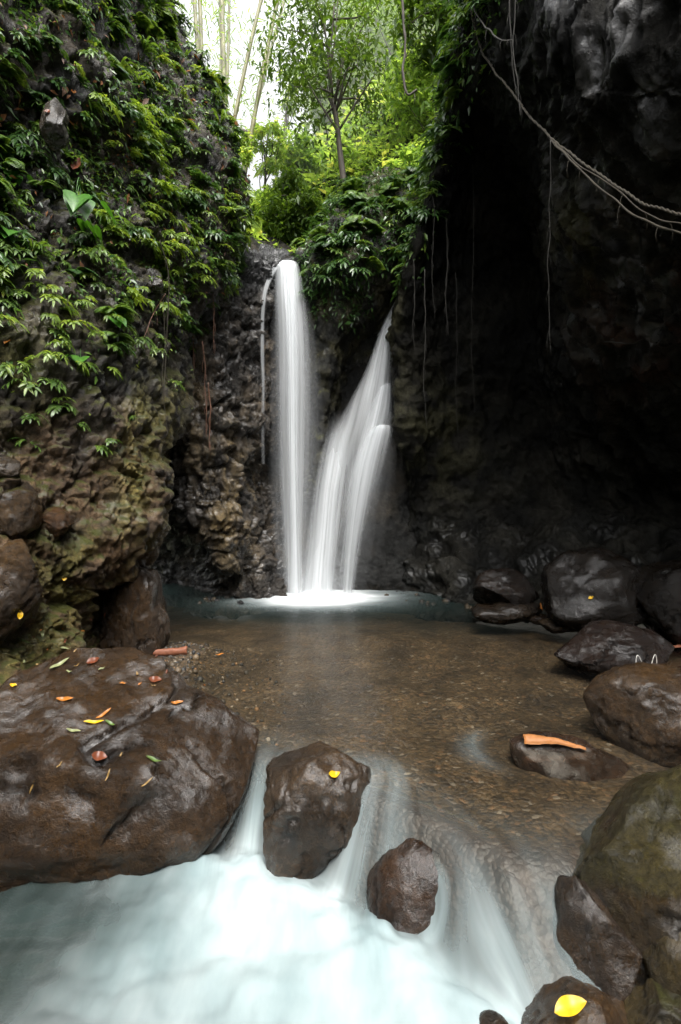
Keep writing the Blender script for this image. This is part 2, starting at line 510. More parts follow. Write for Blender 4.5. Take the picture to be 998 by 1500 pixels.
def tint_cong(P, n, px, py, d):
    v = fbm(P * 2, 4)
    t = mixc((0.022, 0.019, 0.016), (0.045, 0.034, 0.022), sstep(-.3, .5, v))
    o = np.clip(blob(px, py, 335, 740, 34, 110) + blob(px, py, 285, 600, 20, 100) * .5, 0, 1) * sstep(-.35, .3, fbm(P * np.array([3., 3., .9]), 3))
    t = t * (1 - o[:, None]) + o[:, None] * np.array((0.105, 0.075, 0.034))
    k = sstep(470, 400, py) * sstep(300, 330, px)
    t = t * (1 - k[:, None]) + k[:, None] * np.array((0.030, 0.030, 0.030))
    t = t * (1 - .75 * np.clip(blob(px, py, 258, 852, 62, 38), 0, 1))[:, None]  # cave recess at the base: its shade is painted into the tint
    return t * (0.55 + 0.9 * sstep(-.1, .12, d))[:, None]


cong_rows = [
    [(250, 330, 11.5), (300, 345, 11.5), (340, 358, 11.8), (372, 372, 12.2), (398, 378, 12.6), (420, 386, 13.2)],
    [(250, 372, 10.2), (305, 374, 10.2), (345, 376, 10.6), (376, 380, 11.1), (399, 384, 11.45), (424, 392, 12.2)],
    [(240, 410, 9.8), (300, 410, 10.0), (345, 412, 10.4), (375, 416, 10.9), (394, 420, 11.4), (420, 420, 12.2)],
    [(230, 500, 9.8), (290, 500, 9.9), (335, 500, 10.3), (368, 500, 10.9), (386, 500, 11.4), (410, 500, 12.2)],
    [(220, 600, 9.9), (290, 600, 9.8), (335, 600, 10.2), (370, 600, 10.8), (388, 600, 11.4), (410, 600, 12.2)],
    [(215, 690, 10.2), (285, 690, 9.8), (330, 690, 10.1), (362, 690, 10.7), (375, 690, 11.4), (400, 690, 12.2)],
    [(210, 760, 11.0), (275, 760, 10.0), (330, 760, 10.1), (362, 760, 10.7), (385, 760, 11.5), (420, 760, 12)],
    [(210, 820, 12.2), (265, 820, 11.6), (322, 820, 10.3), (366, 820, 10.6), (398, 820, 11.3), (440, 820, 11.9)],
    [(210, 862, 12.4), (262, 862, 12.2), (318, 862, 11.0), (372, 858, 10.6), (405, 852, 11.2), (445, 850, 11.8)],
    [(210, 905, 12.4), (262, 905, 11.4), (322, 905, 10.4), (374, 900, 10.5), (410, 890, 10.9), (445, 885, 11.5)],
]


def cong_extra(P, px, py):
    f1, f2, _ = vor(P * np.array([5.5, 5.5, 6.5]))
    w = sstep(400, 440, py) * sstep(800, 700, py - (px - 340))
    rib = np.abs(pn(P * np.array([3.2, 3.2, .6]))) * sstep(640, 700, py) * .18
    return w * 0.07 * sstep(-.4, .5, fbm(P * 1.3, 2)) * (np.minimum(f2 - f1, .7) - .25) - rib


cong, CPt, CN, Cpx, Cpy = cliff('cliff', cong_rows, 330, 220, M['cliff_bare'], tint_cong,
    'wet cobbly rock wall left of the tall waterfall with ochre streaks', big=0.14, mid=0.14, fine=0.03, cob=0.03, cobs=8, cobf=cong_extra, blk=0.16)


def tint_back(P, n, px, py, d):
    v = fbm(P * 1.5, 4)
    t = mixc((0.016, 0.016, 0.015), (0.03, 0.026, 0.02), sstep(-.3, .5, v))
    return t


back_rows = [
    [(360, 340, 12.8), (410, 360, 13.5), (440, 372, 13.5), (500, 360, 13.8), (560, 340, 13.6), (640, 300, 13.2)],
    [(370, 386, 12.0), (405, 392, 11.9), (440, 394, 11.9), (490, 400, 12.9), (560, 400, 13.2), (640, 400, 12.8)],
    [(370, 470, 12.0), (405, 470, 12.1), (450, 470, 12.2), (500, 470, 12.9), (560, 470, 13.1), (640, 470, 12.6)],
    [(370, 600, 12.0), (405, 600, 12.2), (450, 600, 12.3), (500, 600, 12.6), (560, 600, 12.4), (640, 600, 12.4)],
    [(370, 720, 12.0), (405, 720, 12.2), (450, 720, 12.2), (500, 720, 12.1), (560, 720, 12.0), (640, 720, 12.2)],
    [(370, 820, 11.8), (405, 820, 11.8), (450, 820, 11.9), (500, 820, 11.8), (560, 820, 11.7), (640, 820, 11.7)],
    [(370, 870, 11.5), (405, 868, 11.5), (450, 866, 11.6), (500, 866, 11.6), (560, 868, 11.5), (640, 872, 11.3)],
    [(370, 920, 11.3), (405, 920, 11.4), (450, 920, 11.4), (500, 920, 11.4), (560, 920, 11.3), (640, 920, 11.0)],
]
cliff('cliff', back_rows, 200, 150, M['cliff_dark'], tint_back, 'black rock face behind the two waterfalls', big=0.08, mid=0.10, fine=0.02, cob=0.05, cobs=7)


def tint_mid(P, n, px, py, d):
    v = fbm(P * 2.2, 4)
    t = mixc((0.020, 0.020, 0.016), (0.05, 0.045, 0.02), sstep(-.3, .4, v))
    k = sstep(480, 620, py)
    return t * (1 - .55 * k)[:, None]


mid_rows = [
    [(455, 360, 13.2), (500, 292, 12.9), (535, 262, 12.8), (580, 250, 12.8), (640, 250, 12.8), (680, 260, 12.9)],
    [(442, 372, 12.3), (482, 318, 12.0), (530, 296, 11.9), (580, 282, 11.9), (640, 282, 12.0), (680, 290, 12.4)],
    [(438, 386, 11.9), (470, 352, 11.4), (520, 330, 11.2), (580, 320, 11.2), (630, 320, 11.5), (680, 320, 12.2)],
    [(443, 410, 11.9), (466, 395, 11.3), (515, 385, 11.0), (570, 380, 11.1), (610, 380, 11.6), (680, 380, 12.4)],
    [(450, 455, 11.95), (472, 450, 11.4), (510, 440, 11.3), (555, 435, 11.6), (590, 430, 12.2), (640, 430, 12.8)],
    [(458, 530, 12.0), (474, 530, 11.5), (492, 525, 11.8), (512, 520, 12.5), (540, 510, 12.8), (600, 500, 13)],
    [(464, 610, 12.1), (474, 615, 11.7), (482, 618, 12.1), (492, 615, 12.6), (520, 610, 12.9), (560, 600, 13)],
    [(452, 690, 12.2), (466, 690, 11.8), (474, 690, 12.1), (485, 690, 12.5), (510, 690, 12.8), (540, 690, 13)],
    [(440, 735, 12.3), (452, 735, 12.0), (462, 735, 12.2), (475, 735, 12.5), (500, 735, 12.8), (530, 735, 13)],
]
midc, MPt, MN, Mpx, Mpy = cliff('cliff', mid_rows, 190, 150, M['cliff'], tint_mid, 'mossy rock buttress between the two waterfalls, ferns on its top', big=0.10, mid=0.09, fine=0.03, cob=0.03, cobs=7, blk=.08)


def tint_right(P, n, px, py, d):
    v = fbm(P * 1.2, 4)
    t = mixc((0.009, 0.009, 0.008), (0.017, 0.016, 0.013), sstep(-.4, .5, v))
    g = blob(px, py, 635, 640, 60, 80) * .8 + blob(px, py, 850, 350, 40, 70) * 1.2 + blob(px, py, 575, 450, 14, 110)
    g = np.clip(g, 0, 1) * sstep(-.4, .3, fbm(P * 2.5, 3))
    t = t * (1 - g[:, None]) + g[:, None] * np.array((0.055, 0.052, 0.028))
    rd = np.clip(blob(px, py, 950, 450, 90, 130), 0, 1) * sstep(0, .5, v)
    t = t * (1 - rd[:, None]) + rd[:, None] * np.array((0.035, 0.015, 0.010))
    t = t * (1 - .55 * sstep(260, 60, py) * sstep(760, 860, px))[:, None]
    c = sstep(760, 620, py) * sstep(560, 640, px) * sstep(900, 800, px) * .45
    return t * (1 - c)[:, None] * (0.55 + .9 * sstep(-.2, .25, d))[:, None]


right_rows = [
    [(745, -420, 11), (740, -420, 9), (790, -420, 7.2), (880, -420, 6.2), (980, -420, 5.6), (1150, -420, 5), (1600, -420, 4)],
    [(710, 0, 11), (693, 0, 8.8), (740, 0, 7.6), (815, 0, 6.4), (920, 0, 5.7), (1050, 0, 5), (1600, 0, 4)],
    [(690, 120, 11.2), (669, 120, 9.3), (718, 130, 8.5), (805, 120, 6.9), (915, 120, 6), (1050, 120, 5.2), (1600, 120, 4)],
    [(668, 220, 11.6), (651, 220, 9.7), (706, 220, 9.8), (795, 220, 8.2), (870, 220, 6.8), (1020, 220, 5.8), (1600, 220, 4.3)],
    [(631, 345, 12.2), (613, 345, 10.2), (686, 345, 10.9), (785, 345, 10.4), (850, 345, 7.9), (1010, 345, 6.7), (1600, 345, 4.8)],
    [(593, 470, 12.8), (578, 470, 10.7), (661, 470, 11.3), (790, 470, 11.1), (872, 470, 8.8), (1005, 470, 7.5), (1600, 470, 5.2)],
    [(603, 560, 13), (580, 555, 11.1), (661, 560, 11.5), (795, 560, 11.4), (880, 560, 9.8), (1005, 560, 8.5), (1600, 560, 5.8)],
    [(615, 650, 13), (593, 650, 11.4), (655, 650, 11.6), (795, 650, 11.6), (885, 650, 10.6), (1005, 650, 9.4), (1600, 650, 6.3)],
    [(625, 745, 12.8), (597, 745, 11.9), (655, 745, 11.7), (780, 745, 11.6), (890, 745, 11), (1005, 745, 10.2), (1600, 745, 6.8)],
    [(605, 820, 12.2), (595, 815, 11.8), (650, 800, 11.4), (750, 790, 11), (860, 785, 10.6), (1005, 790, 9.8), (1600, 790, 6.6)],
    [(595, 868, 12), (610, 868, 11.4), (668, 868, 10.6), (755, 862, 10.2), (860, 850, 9.6), (1005, 850, 9), (1600, 850, 6.2)],
    [(595, 915, 11.6), (630, 912, 10.9), (690, 915, 9.9), (770, 915, 9.3), (870, 920, 8.7), (1005, 930, 8.2), (1600, 930, 5.8)],
]


def right_extra(P, px, py):
    f1, f2, _ = vor(P * np.array([4, 4, 5.]))
    w = sstep(740, 800, py + 15 * pn(P * 2))
    # long wet ribs running down the near wall
    rib = ridged(np.stack([P[:, 0] * 1.9 + P[:, 2] * .35, P[:, 1] * 1.9, P[:, 2] * .45], 1), 5)
    nr = sstep(770, 850, px) * sstep(760, 640, py)
    g1, g2, gi = vor(P * np.array([1.9, 1.9, 2.6]) + .5)
    h1, h2, hi_ = vor(P * np.array([9, 9, 11.]) + .25 * pn(P * 3)[:, None])
    va = sstep(-.5, .4, fbm(P * 1.1 + 3, 2))
    return w * (0.16 * va * (np.minimum(f2 - f1, .6) - .15) + .30 * (gi - .5) * np.minimum((g2 - g1) * 4, 1) + .05 * (hi_ - .5) * np.minimum((h2 - h1) * 4, 1)) + nr * rib * 0.17


def right_wet(P, px, py):
    near = 1.0 * sstep(770, 850, px) * sstep(620, 480, py) * sstep(-.25, .3, fbm(P * 1.7 + 2, 3))
    base = sstep(745, 800, py)
    return np.clip(near * .9 + base * .45 * sstep(-.1, .3, fbm(P * 1.6 + 8, 3)), 0, 1)


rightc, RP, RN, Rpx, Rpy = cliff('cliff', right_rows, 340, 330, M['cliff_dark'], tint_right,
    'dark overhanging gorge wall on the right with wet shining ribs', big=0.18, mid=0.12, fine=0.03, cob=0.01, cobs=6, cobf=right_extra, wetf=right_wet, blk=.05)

# gorge walls continued out of view, built tall to cut sky light
def plain_tint(P, n, px, py, d):
    return np.broadcast_to(np.array((0.03, 0.027, 0.02)), P.shape)
A4 = lambda x, y, z: (x, y, z, 0)
cliff('cliff', [[A4(-6.5, -9, z), A4(-6.0, -4, z), A4(-5.2, 0, z), A4(-4.6, 3.0, z), A4(-4.1, 4.9, z)] for z in (15, 10, 5, 0, -1.5)], 60, 90, M['cliff'], plain_tint,
      'gorge wall running on past the left edge', big=0.3, mid=0.15, fine=0.03)
cliff('cliff', [[A4(5.4, 4.9, z), A4(5.6, 3.0, z), A4(5.8, 0, z), A4(6.3, -4, z), A4(6.6, -9, z)] for z in (15, 10, 5, 0, -1.5)], 60, 90, M['cliff_dark'], plain_tint,
      'gorge wall running on past the right edge', big=0.3, mid=0.15, fine=0.03)
cliff('cliff', [[A4(6.6, -9, z), A4(3, -10.5, z), A4(0, -11, z), A4(-3, -10.5, z), A4(-6.5, -9, z)] for z in (9, 6, 3, 0, -1.5)], 60, 90, M['cliff'], plain_tint,  # back wall, never in view, added to block low sky light
      'unseen rock wall added behind the camera to block sky light', big=0.3, mid=0.15, fine=0.03)
# ------------------------------------------------------------------ ground, riverbed, hillside
gm, nt, N, Lk, out = mat('forest_soil')
geo = N('ShaderNodeNewGeometry'); nz = N('ShaderNodeTexNoise'); nz.inputs['Scale'].default_value = 0.8; nz.inputs['Detail'].default_value = 8
Lk(geo.outputs['Position'], nz.inputs['Vector'])
r = ramp(N, [(0.3, (0.02, 0.02, 0.01)), (0.7, (0.05, 0.06, 0.02))]); Lk(nz.outputs['Fac'], r.inputs[0])
b = N('ShaderNodeBsdfPrincipled'); b.inputs['Roughness'].default_value = 0.9; Lk(r.outputs[0], b.inputs['Base Color']); Lk(b.outputs[0], out.inputs[0])
M['soil'] = gm
g = mesh('ground', [(-150, -150, -1.6), (150, -150, -1.6), (150, 150, -1.6), (-150, 150, -1.6)], [[0, 1, 2, 3]], gm, smooth=False)
tag(g, 'forest floor reaching away beyond the gorge', kind='structure')

hill_rows = [
    [(120, 200, 13.5), (300, 300, 12.9), (385, 372, 12.7), (440, 383, 12.6), (520, 330, 12.6), (640, 280, 12.4), (760, 200, 12)],
    [(120, 150, 14.5), (300, 270, 14), (390, 352, 13.8), (445, 345, 13.6), (520, 285, 13.4), (640, 230, 13.2), (760, 140, 13)],
    [(120, 150, 16), (300, 260, 15.5), (390, 320, 15), (450, 275, 14.8), (530, 215, 14.8), (650, 150, 14.6), (780, 60, 14)],
    [(120, 170, 18), (300, 265, 18), (390, 300, 17.5), (455, 230, 17.5), (540, 140, 17), (660, 70, 17), (800, -40, 16)],
    [(120, 220, 24), (300, 290, 24), (390, 310, 24), (470, 200, 24), (560, 80, 24), (680, 0, 22), (800, -140, 21)],
]
G = net(hill_rows, 110, 130)
P = G.reshape(-1, 3); P = P + normals(G).reshape(-1, 3) * (0.25 * fbm(P * .7, 4))[:, None]
HPt, HN = P, normals(P.reshape(110, 130, 3)).reshape(-1, 3)
tag(mesh('hillside', P, gridfaces(110, 130), gm), 'wooded slope rising behind the waterfalls', kind='structure')

# lip of the upper pool in plan, and how the water drops over it
LX = np.array([-3.6, -1.6, -1.2, -0.87, -0.55, -0.3, 0.0, 0.26, 0.55, 0.92, 1.3, 2.0, 6])
LY = np.array([5.0, 4.7, 4.5, 4.32, 4.2, 4.05, 3.78, 3.62, 3.40, 3.02, 2.98, 3.1, 3.4])
LOWZ = -0.52


def lip(x): return np.interp(x, LX, LY)


def drop(x, y):
    s = lip(x) - y
    w = 0.32 + 0.05 * np.sin(x * 5.1) + 0.30 * sstep(0.35, .8, x)
    return sstep(-0.45, 1.0, s / w), s


xs = np.concatenate([np.linspace(-4.2, -1.6, 50)[:-1], np.linspace(-1.6, 2.2, 330), np.linspace(2.2, 6.5, 60)[1:]])
ys = np.concatenate([np.linspace(0.8, 2.2, 40)[:-1], np.linspace(2.2, 4.9, 260), np.linspace(4.9, 12.6, 130)[1:]])
X, Y = np.meshgrid(xs, ys)
x, y = X.ravel(), Y.ravel()
P0 = np.stack([x, y, 0 * x], 1)
dr, s = drop(x, y)
bed_n = fbm(P0 * 1.1, 4); 
# bed: shallow gravel above, rock shelf at the lip, deep below
up_depth = 0.13 + 0.05 * bed_n + 0.30 * sstep(7.8, 11.4, y) - 0.17 * sstep(-1.35, -1.95, x + 0.12 * bed_n) * sstep(4.6, 5.2, y) * sstep(8.2, 7.2, y)
shelf = 0.035 + 0.03 * np.abs(fbm(P0 * 4, 3))
bz = -(up_depth * (1 - sstep(-0.5, 0.0, s)) + shelf * sstep(-0.5, 0.0, s)) - 0.52 * dr - 0.35 * sstep(0.45, 0.9, s)
f1, f2, idv = vor(P0 * 2.3 + .2)
bz = bz + 0.02 * (np.minimum(f2 - f1, .6) - .3) * sstep(-.6, -.05, s) * sstep(.7, .3, s)

bm_, nt, N, Lk, out = mat('river_gravel')
geo = N('ShaderNodeNewGeometry')
v = N('ShaderNodeTexVoronoi'); v.inputs['Scale'].default_value = 28; v.inputs['Randomness'].default_value = 1
vb = N('ShaderNodeTexVoronoi'); vb.inputs['Scale'].default_value = 42
nn = N('ShaderNodeTexNoise'); nn.inputs['Scale'].default_value = 2.0; nn.inputs['Detail'].default_value = 6
nw = N('ShaderNodeTexNoise'); nw.inputs['Scale'].default_value = 9.0; nw.inputs['Detail'].default_value = 3
for q in (vb, nn, nw): Lk(geo.outputs['Position'], q.inputs['Vector'])
wv = N('ShaderNodeVectorMath', operation='MULTIPLY_ADD'); Lk(nw.outputs['Color'], wv.inputs[0]); wv.inputs[1].default_value = (.08, .08, .08); Lk(geo.outputs['Position'], wv.inputs[2])
Lk(wv.outputs[0], v.inputs['Vector'])
sep = N('ShaderNodeSeparateColor'); Lk(v.outputs['Color'], sep.inputs[0])
rc = ramp(N, [(0.0, (0.018, 0.013, 0.008)), (0.3, (0.042, 0.029, 0.016)), (0.6, (0.068, 0.044, 0.022)), (0.84, (0.095, 0.068, 0.040)), (0.94, (0.15, 0.085, 0.042)), (0.98, (0.22, 0.19, 0.15))])
rc.color_ramp.interpolation = 'CONSTANT'
Lk(sep.outputs[0], rc.inputs[0])
sep2 = N('ShaderNodeSeparateColor'); Lk(vb.outputs['Color'], sep2.inputs[0])
rb = ramp(N, [(0.0, (0.016, 0.012, 0.007)), (0.5, (0.045, 0.031, 0.017)), (1.0, (0.11, 0.073, 0.037))]); Lk(sep2.outputs[0], rb.inputs[0])
mx = N('ShaderNodeMix', data_type='RGBA'); mx.inputs['Factor'].default_value = 0.45; Lk(rc.outputs[0], mx.inputs['A']); Lk(rb.outputs[0], mx.inputs['B'])
rn = ramp(N, [(0.3, 0.40), (0.7, 1.25)]); Lk(nn.outputs['Fac'], rn.inputs[0])
mu = N('ShaderNodeMix', data_type='RGBA', blend_type='MULTIPLY'); mu.inputs['Factor'].default_value = 1; Lk(mx.outputs['Result'], mu.inputs['A']); Lk(rn.outputs[0], mu.inputs['B'])
at = N('ShaderNodeAttribute', attribute_name='tint')
rockmix = N('ShaderNodeMix', data_type='RGBA'); Lk(at.outputs['Fac'], rockmix.inputs['Factor'])
sepa = N('ShaderNodeSeparateColor'); Lk(at.outputs['Color'], sepa.inputs[0]); Lk(sepa.outputs[0], rockmix.inputs['Factor'])
Lk(mu.outputs['Result'], rockmix.inputs['A'])
rr_ = ramp(N, [(0.3, (0.016, 0.010, 0.007)), (0.7, (0.045, 0.027, 0.017))]); Lk(nw.outputs['Fac'], rr_.inputs[0]); Lk(rr_.outputs[0], rockmix.inputs['B'])
b = N('ShaderNodeBsdfPrincipled'); Lk(rockmix.outputs['Result'], b.inputs['Base Color']); b.inputs['Roughness'].default_value = 0.55
bp = N('ShaderNodeBump'); bp.inputs['Strength'].default_value = 0.6; bp.inputs['Distance'].default_value = 0.02; bp.invert = True; Lk(v.outputs['Distance'], bp.inputs['Height']); Lk(bp.outputs[0], b.inputs['Normal'])
Lk(b.outputs[0], out.inputs[0])
M['gravel_bed'] = bm_
rk = sstep(-0.45, -0.1, s)
bed = mesh('riverbed', np.stack([x, y, bz], 1), gridfaces(len(ys), len(xs)), bm_, tint=np.stack([rk, rk, rk], 1))
tag(bed, 'pebbly brown bed of the pool and the rock shelf under the rapids', kind='structure')

# water sheet
wz = -0.52 * dr + 0.012 * fbm(P0 * np.array([6, 3, 1.]), 3) * sstep(-.3, .3, s)
# white water below the drop
foot = s - 0.30
lowm = sstep(-0.12, 0.38, foot + 0.10 * fbm(P0 * np.array([5, 2.5, 1]), 3) - 0.12 * sstep(.35, .8, x)) ** 1.3
swell = 0.05 * fbm(P0 * 2.2, 3) + 0.09 * np.exp(-((foot - 0.35) / 0.35) ** 2)
wz = wz + swell * lowm
px_, py_ = proj(np.stack([x, y, wz], 1))
fl = np.interp(py_, [1240, 1300, 1350, 1400, 1450, 1500, 1800], [265, 245, 215, 180, 145, 115, 50])      # calm dark water lies left of this edge
calm = sstep(-150, 170, px_ - fl + 60 * fbm(P0 * 1.6 + 3, 4))
whites = lowm * calm * sstep(1.02, 0.80, x + 0.05 * fbm(P0 * 3, 2)) 
whites = whites * (0.90 + 0.16 * fbm(P0 * 1.4, 3)) * (1 - .22 * sstep(.4, 1.7, foot))
near_rock = np.exp(-((np.hypot(x + 0.12, y - 3.95) - 0.42) / 0.16) ** 2) * sstep(4.4, 4.0, y)
shoe = np.exp(-((np.hypot(x - 1.42, (y - 4.30) * 1.0) - 0.40) / 0.10) ** 2) * sstep(1.3, 1.0, x) * sstep(3.8, 4.3, y)
chute = sstep(-0.1, 0.3, s) * sstep(-1.05, -.9, x) * (.6 + .7 * np.exp(-((x - .78) / .16) ** 2) + .5 * np.exp(-((x + .62) / .2) ** 2)) * sstep(1.0, .5, s)
veil = sstep(-.30, .25, s) * sstep(1.0, .5, s) * sstep(-1.0, -.85, x) * sstep(1.35, 1.15, x)
st = np.clip(0.22 * veil + 0.46 * chute + 0.35 * near_rock + 0.22 * shoe + 0.07 * sstep(-0.7, -0.2, s), 0, 0.85)
splash = np.exp(-(((x + 0.45) / 0.95) ** 2 + ((y - 10.45) / 0.62) ** 2))
splash2 = np.exp(-(((x + 0.2) / 1.2) ** 2 + ((y - 11.2) / 0.8) ** 2))
splash = np.clip(splash * 1.5 + splash2 * .8, 0, 1) * (0.85 + .3 * fbm(P0 * np.array([1.2, 3., 1]), 2))
teal = sstep(7.4, 11.2, y + 0.5 * fbm(P0 * .7, 3)) * 0.62
teal = np.maximum(teal, 0.65 * sstep(0.15, 0.5, foot) )
u, vv = x, y
for (cx, cy, R) in ((-0.12, 3.95, 0.34), (1.42, 4.40, 0.36), (0.45, 3.2, 0.15)):
    dx, dy = x - cx, y - cy
    r2 = np.maximum(dx * dx + dy * dy, (R * .8) ** 2)
    u = u - R * R * dx / r2 * 0.9
    vv = vv + R * R * dy / r2 * .5
u = u + 0.35 * np.where(y < 3.6, (y - 3.6), 0) * sstep(.3, .9, x)        # the right chute swings outward
flow = np.stack([u, vv, 0 * u], 1)

wm, nt, N, Lk, out = mat('stream_water')
fa = N('ShaderNodeAttribute', attribute_name='white'); sa = N('ShaderNodeAttribute', attribute_name='streak'); ta = N('ShaderNodeAttribute', attribute_name='teal'); fv = N('ShaderNodeAttribute', attribute_name='flow')
geo = N('ShaderNodeNewGeometry')
mp = N('ShaderNodeMapping'); mp.inputs['Scale'].default_value = (6.5, 0.45, 1); Lk(fv.outputs['Vector'], mp.inputs['Vector'])
ns = N('ShaderNodeTexNoise'); ns.inputs['Scale'].default_value = 1.0; ns.inputs['Detail'].default_value = 4; ns.inputs['Roughness'].default_value = 0.55; Lk(mp.outputs[0], ns.inputs['Vector'])
rs = ramp(N, [(0.30, 0.15), (0.72, 1.0)]); Lk(ns.outputs['Fac'], rs.inputs[0])
stk = math_(N, Lk, 'MULTIPLY', sa.outputs['Fac'], rs.outputs[0])
mp2 = N('ShaderNodeMapping'); mp2.inputs['Scale'].default_value = (2.2, 1.0, 1); mp2.inputs['Rotation'].default_value = (0, 0, 0.5); Lk(geo.outputs['Position'], mp2.inputs['Vector'])
nf = N('ShaderNodeTexNoise'); nf.inputs['Scale'].default_value = 1.0; nf.inputs['Detail'].default_value = 6; nf.inputs['Roughness'].default_value = 0.55; nf.inputs['Distortion'].default_value = 0.15; Lk(mp2.outputs[0], nf.inputs['Vector'])
edge = ramp(N, [(0.3, -0.35 + .35), (0.7, 1.0)]); Lk(nf.outputs['Fac'], edge.inputs[0])
# soft torn edge: white attribute pushed by noise
wnoise = math_(N, Lk, 'MULTIPLY_ADD', nf.outputs['Fac'], 0.7); nt.nodes[-1].inputs[2].default_value = -0.35
wa = math_(N, Lk, 'ADD', fa.outputs['Fac'], math_(N, Lk, 'MULTIPLY', wnoise, math_(N, Lk, 'MULTIPLY', fa.outputs['Fac'], 0.8)))
tot = math_(N, Lk, 'ADD', wa, stk)
cl = N('ShaderNodeClamp'); Lk(tot, cl.inputs[0]); cl.inputs['Max'].default_value = 0.99
tr = N('ShaderNodeBsdfTransparent'); tr.inputs[0].default_value = (0.86, 0.84, 0.78, 1)
gl = N('ShaderNodeBsdfGlossy'); gl.inputs['Roughness'].default_value = 0.22; gl.inputs['Color'].default_value = (1, 1, 1, 1)
bw = N('ShaderNodeTexNoise'); bw.inputs['Scale'].default_value = 7; bw.inputs['Detail'].default_value = 3
mp3 = N('ShaderNodeMapping'); mp3.inputs['Scale'].default_value = (1.5, .6, 1); Lk(geo.outputs['Position'], mp3.inputs['Vector']); Lk(mp3.outputs[0], bw.inputs['Vector'])
bpw = N('ShaderNodeBump'); bpw.inputs['Strength'].default_value = 0.25; bpw.inputs['Distance'].default_value = 0.03; Lk(bw.outputs['Fac'], bpw.inputs['Height']); Lk(bpw.outputs[0], gl.inputs['Normal'])
fr = N('ShaderNodeFresnel'); fr.inputs['IOR'].default_value = 1.33
frm = math_(N, Lk, 'MULTIPLY', fr.outputs[0], 0.10)
td = N('ShaderNodeBsdfDiffuse'); td.inputs[0].default_value = (0.020, 0.032, 0.029, 1)
mxt = N('ShaderNodeMixShader'); Lk(ta.outputs['Fac'], mxt.inputs[0]); Lk(tr.outputs[0], mxt.inputs[1]); Lk(td.outputs[0], mxt.inputs[2])
mxw = N('ShaderNodeMixShader'); Lk(frm, mxw.inputs[0]); Lk(mxt.outputs[0], mxw.inputs[1]); Lk(gl.outputs[0], mxw.inputs[2])
wd = N('ShaderNodeBsdfDiffuse')
rcw = ramp(N, [(0.25, (0.25, 0.335, 0.345)), (0.5, (0.37, 0.445, 0.452)), (0.75, (0.50, 0.555, 0.56))]); Lk(nf.outputs['Fac'], rcw.inputs[0]); ba = N('ShaderNodeAttribute', attribute_name='bright')
wcm = N('ShaderNodeMix', data_type='RGBA'); Lk(ba.outputs['Fac'], wcm.inputs['Factor']); Lk(rcw.outputs[0], wcm.inputs['A']); wcm.inputs['B'].default_value = (.92, .94, .95, 1)
Lk(wcm.outputs['Result'], wd.inputs[0])
wt = N('ShaderNodeBsdfTranslucent'); wt.inputs[0].default_value = (0.8, 0.86, 0.86, 1)
mw2 = N('ShaderNodeMixShader'); mw2.inputs[0].default_value = 0.15; Lk(wd.outputs[0], mw2.inputs[1]); Lk(wt.outputs[0], mw2.inputs[2])
fin = N('ShaderNodeMixShader'); Lk(cl.outputs[0], fin.inputs[0]); Lk(mxw.outputs[0], fin.inputs[1]); Lk(mw2.outputs[0], fin.inputs[2])
Lk(fin.outputs[0], out.inputs[0])
M['water'] = wm
wat = mesh('water', np.stack([x, y, wz], 1), gridfaces(len(ys), len(xs)), wm,
           attrs={'white': np.clip(np.maximum(whites, splash), 0, 1), 'streak': st, 'teal': teal, 'flow': flow, 'bright': splash.clip(0, 1)})
tag(wat, 'clear pool water running over the rapids into white foam', kind='structure')

# ------------------------------------------------------------------ boulders
bm0 = bmesh.new(); bmesh.ops.create_icosphere(bm0, subdivisions=6, radius=1)
ICO6 = np.array([v.co[:] for v in bm0.verts]); ICO6F = [[v.index for v in f.verts] for f in bm0.faces]; bm0.free()
bm0 = bmesh.new(); bmesh.ops.create_icosphere(bm0, subdivisions=5, radius=1)
ICO5 = np.array([v.co[:] for v in bm0.verts]); ICO5F = [[v.index for v in f.verts] for f in bm0.faces]; bm0.free()
bm0 = bmesh.new(); bmesh.ops.create_icosphere(bm0, subdivisions=1, radius=1)
ICO1 = np.array([v.co[:] for v in bm0.verts]); ICO1F = [[v.index for v in f.verts] for f in bm0.faces]; bm0.free()


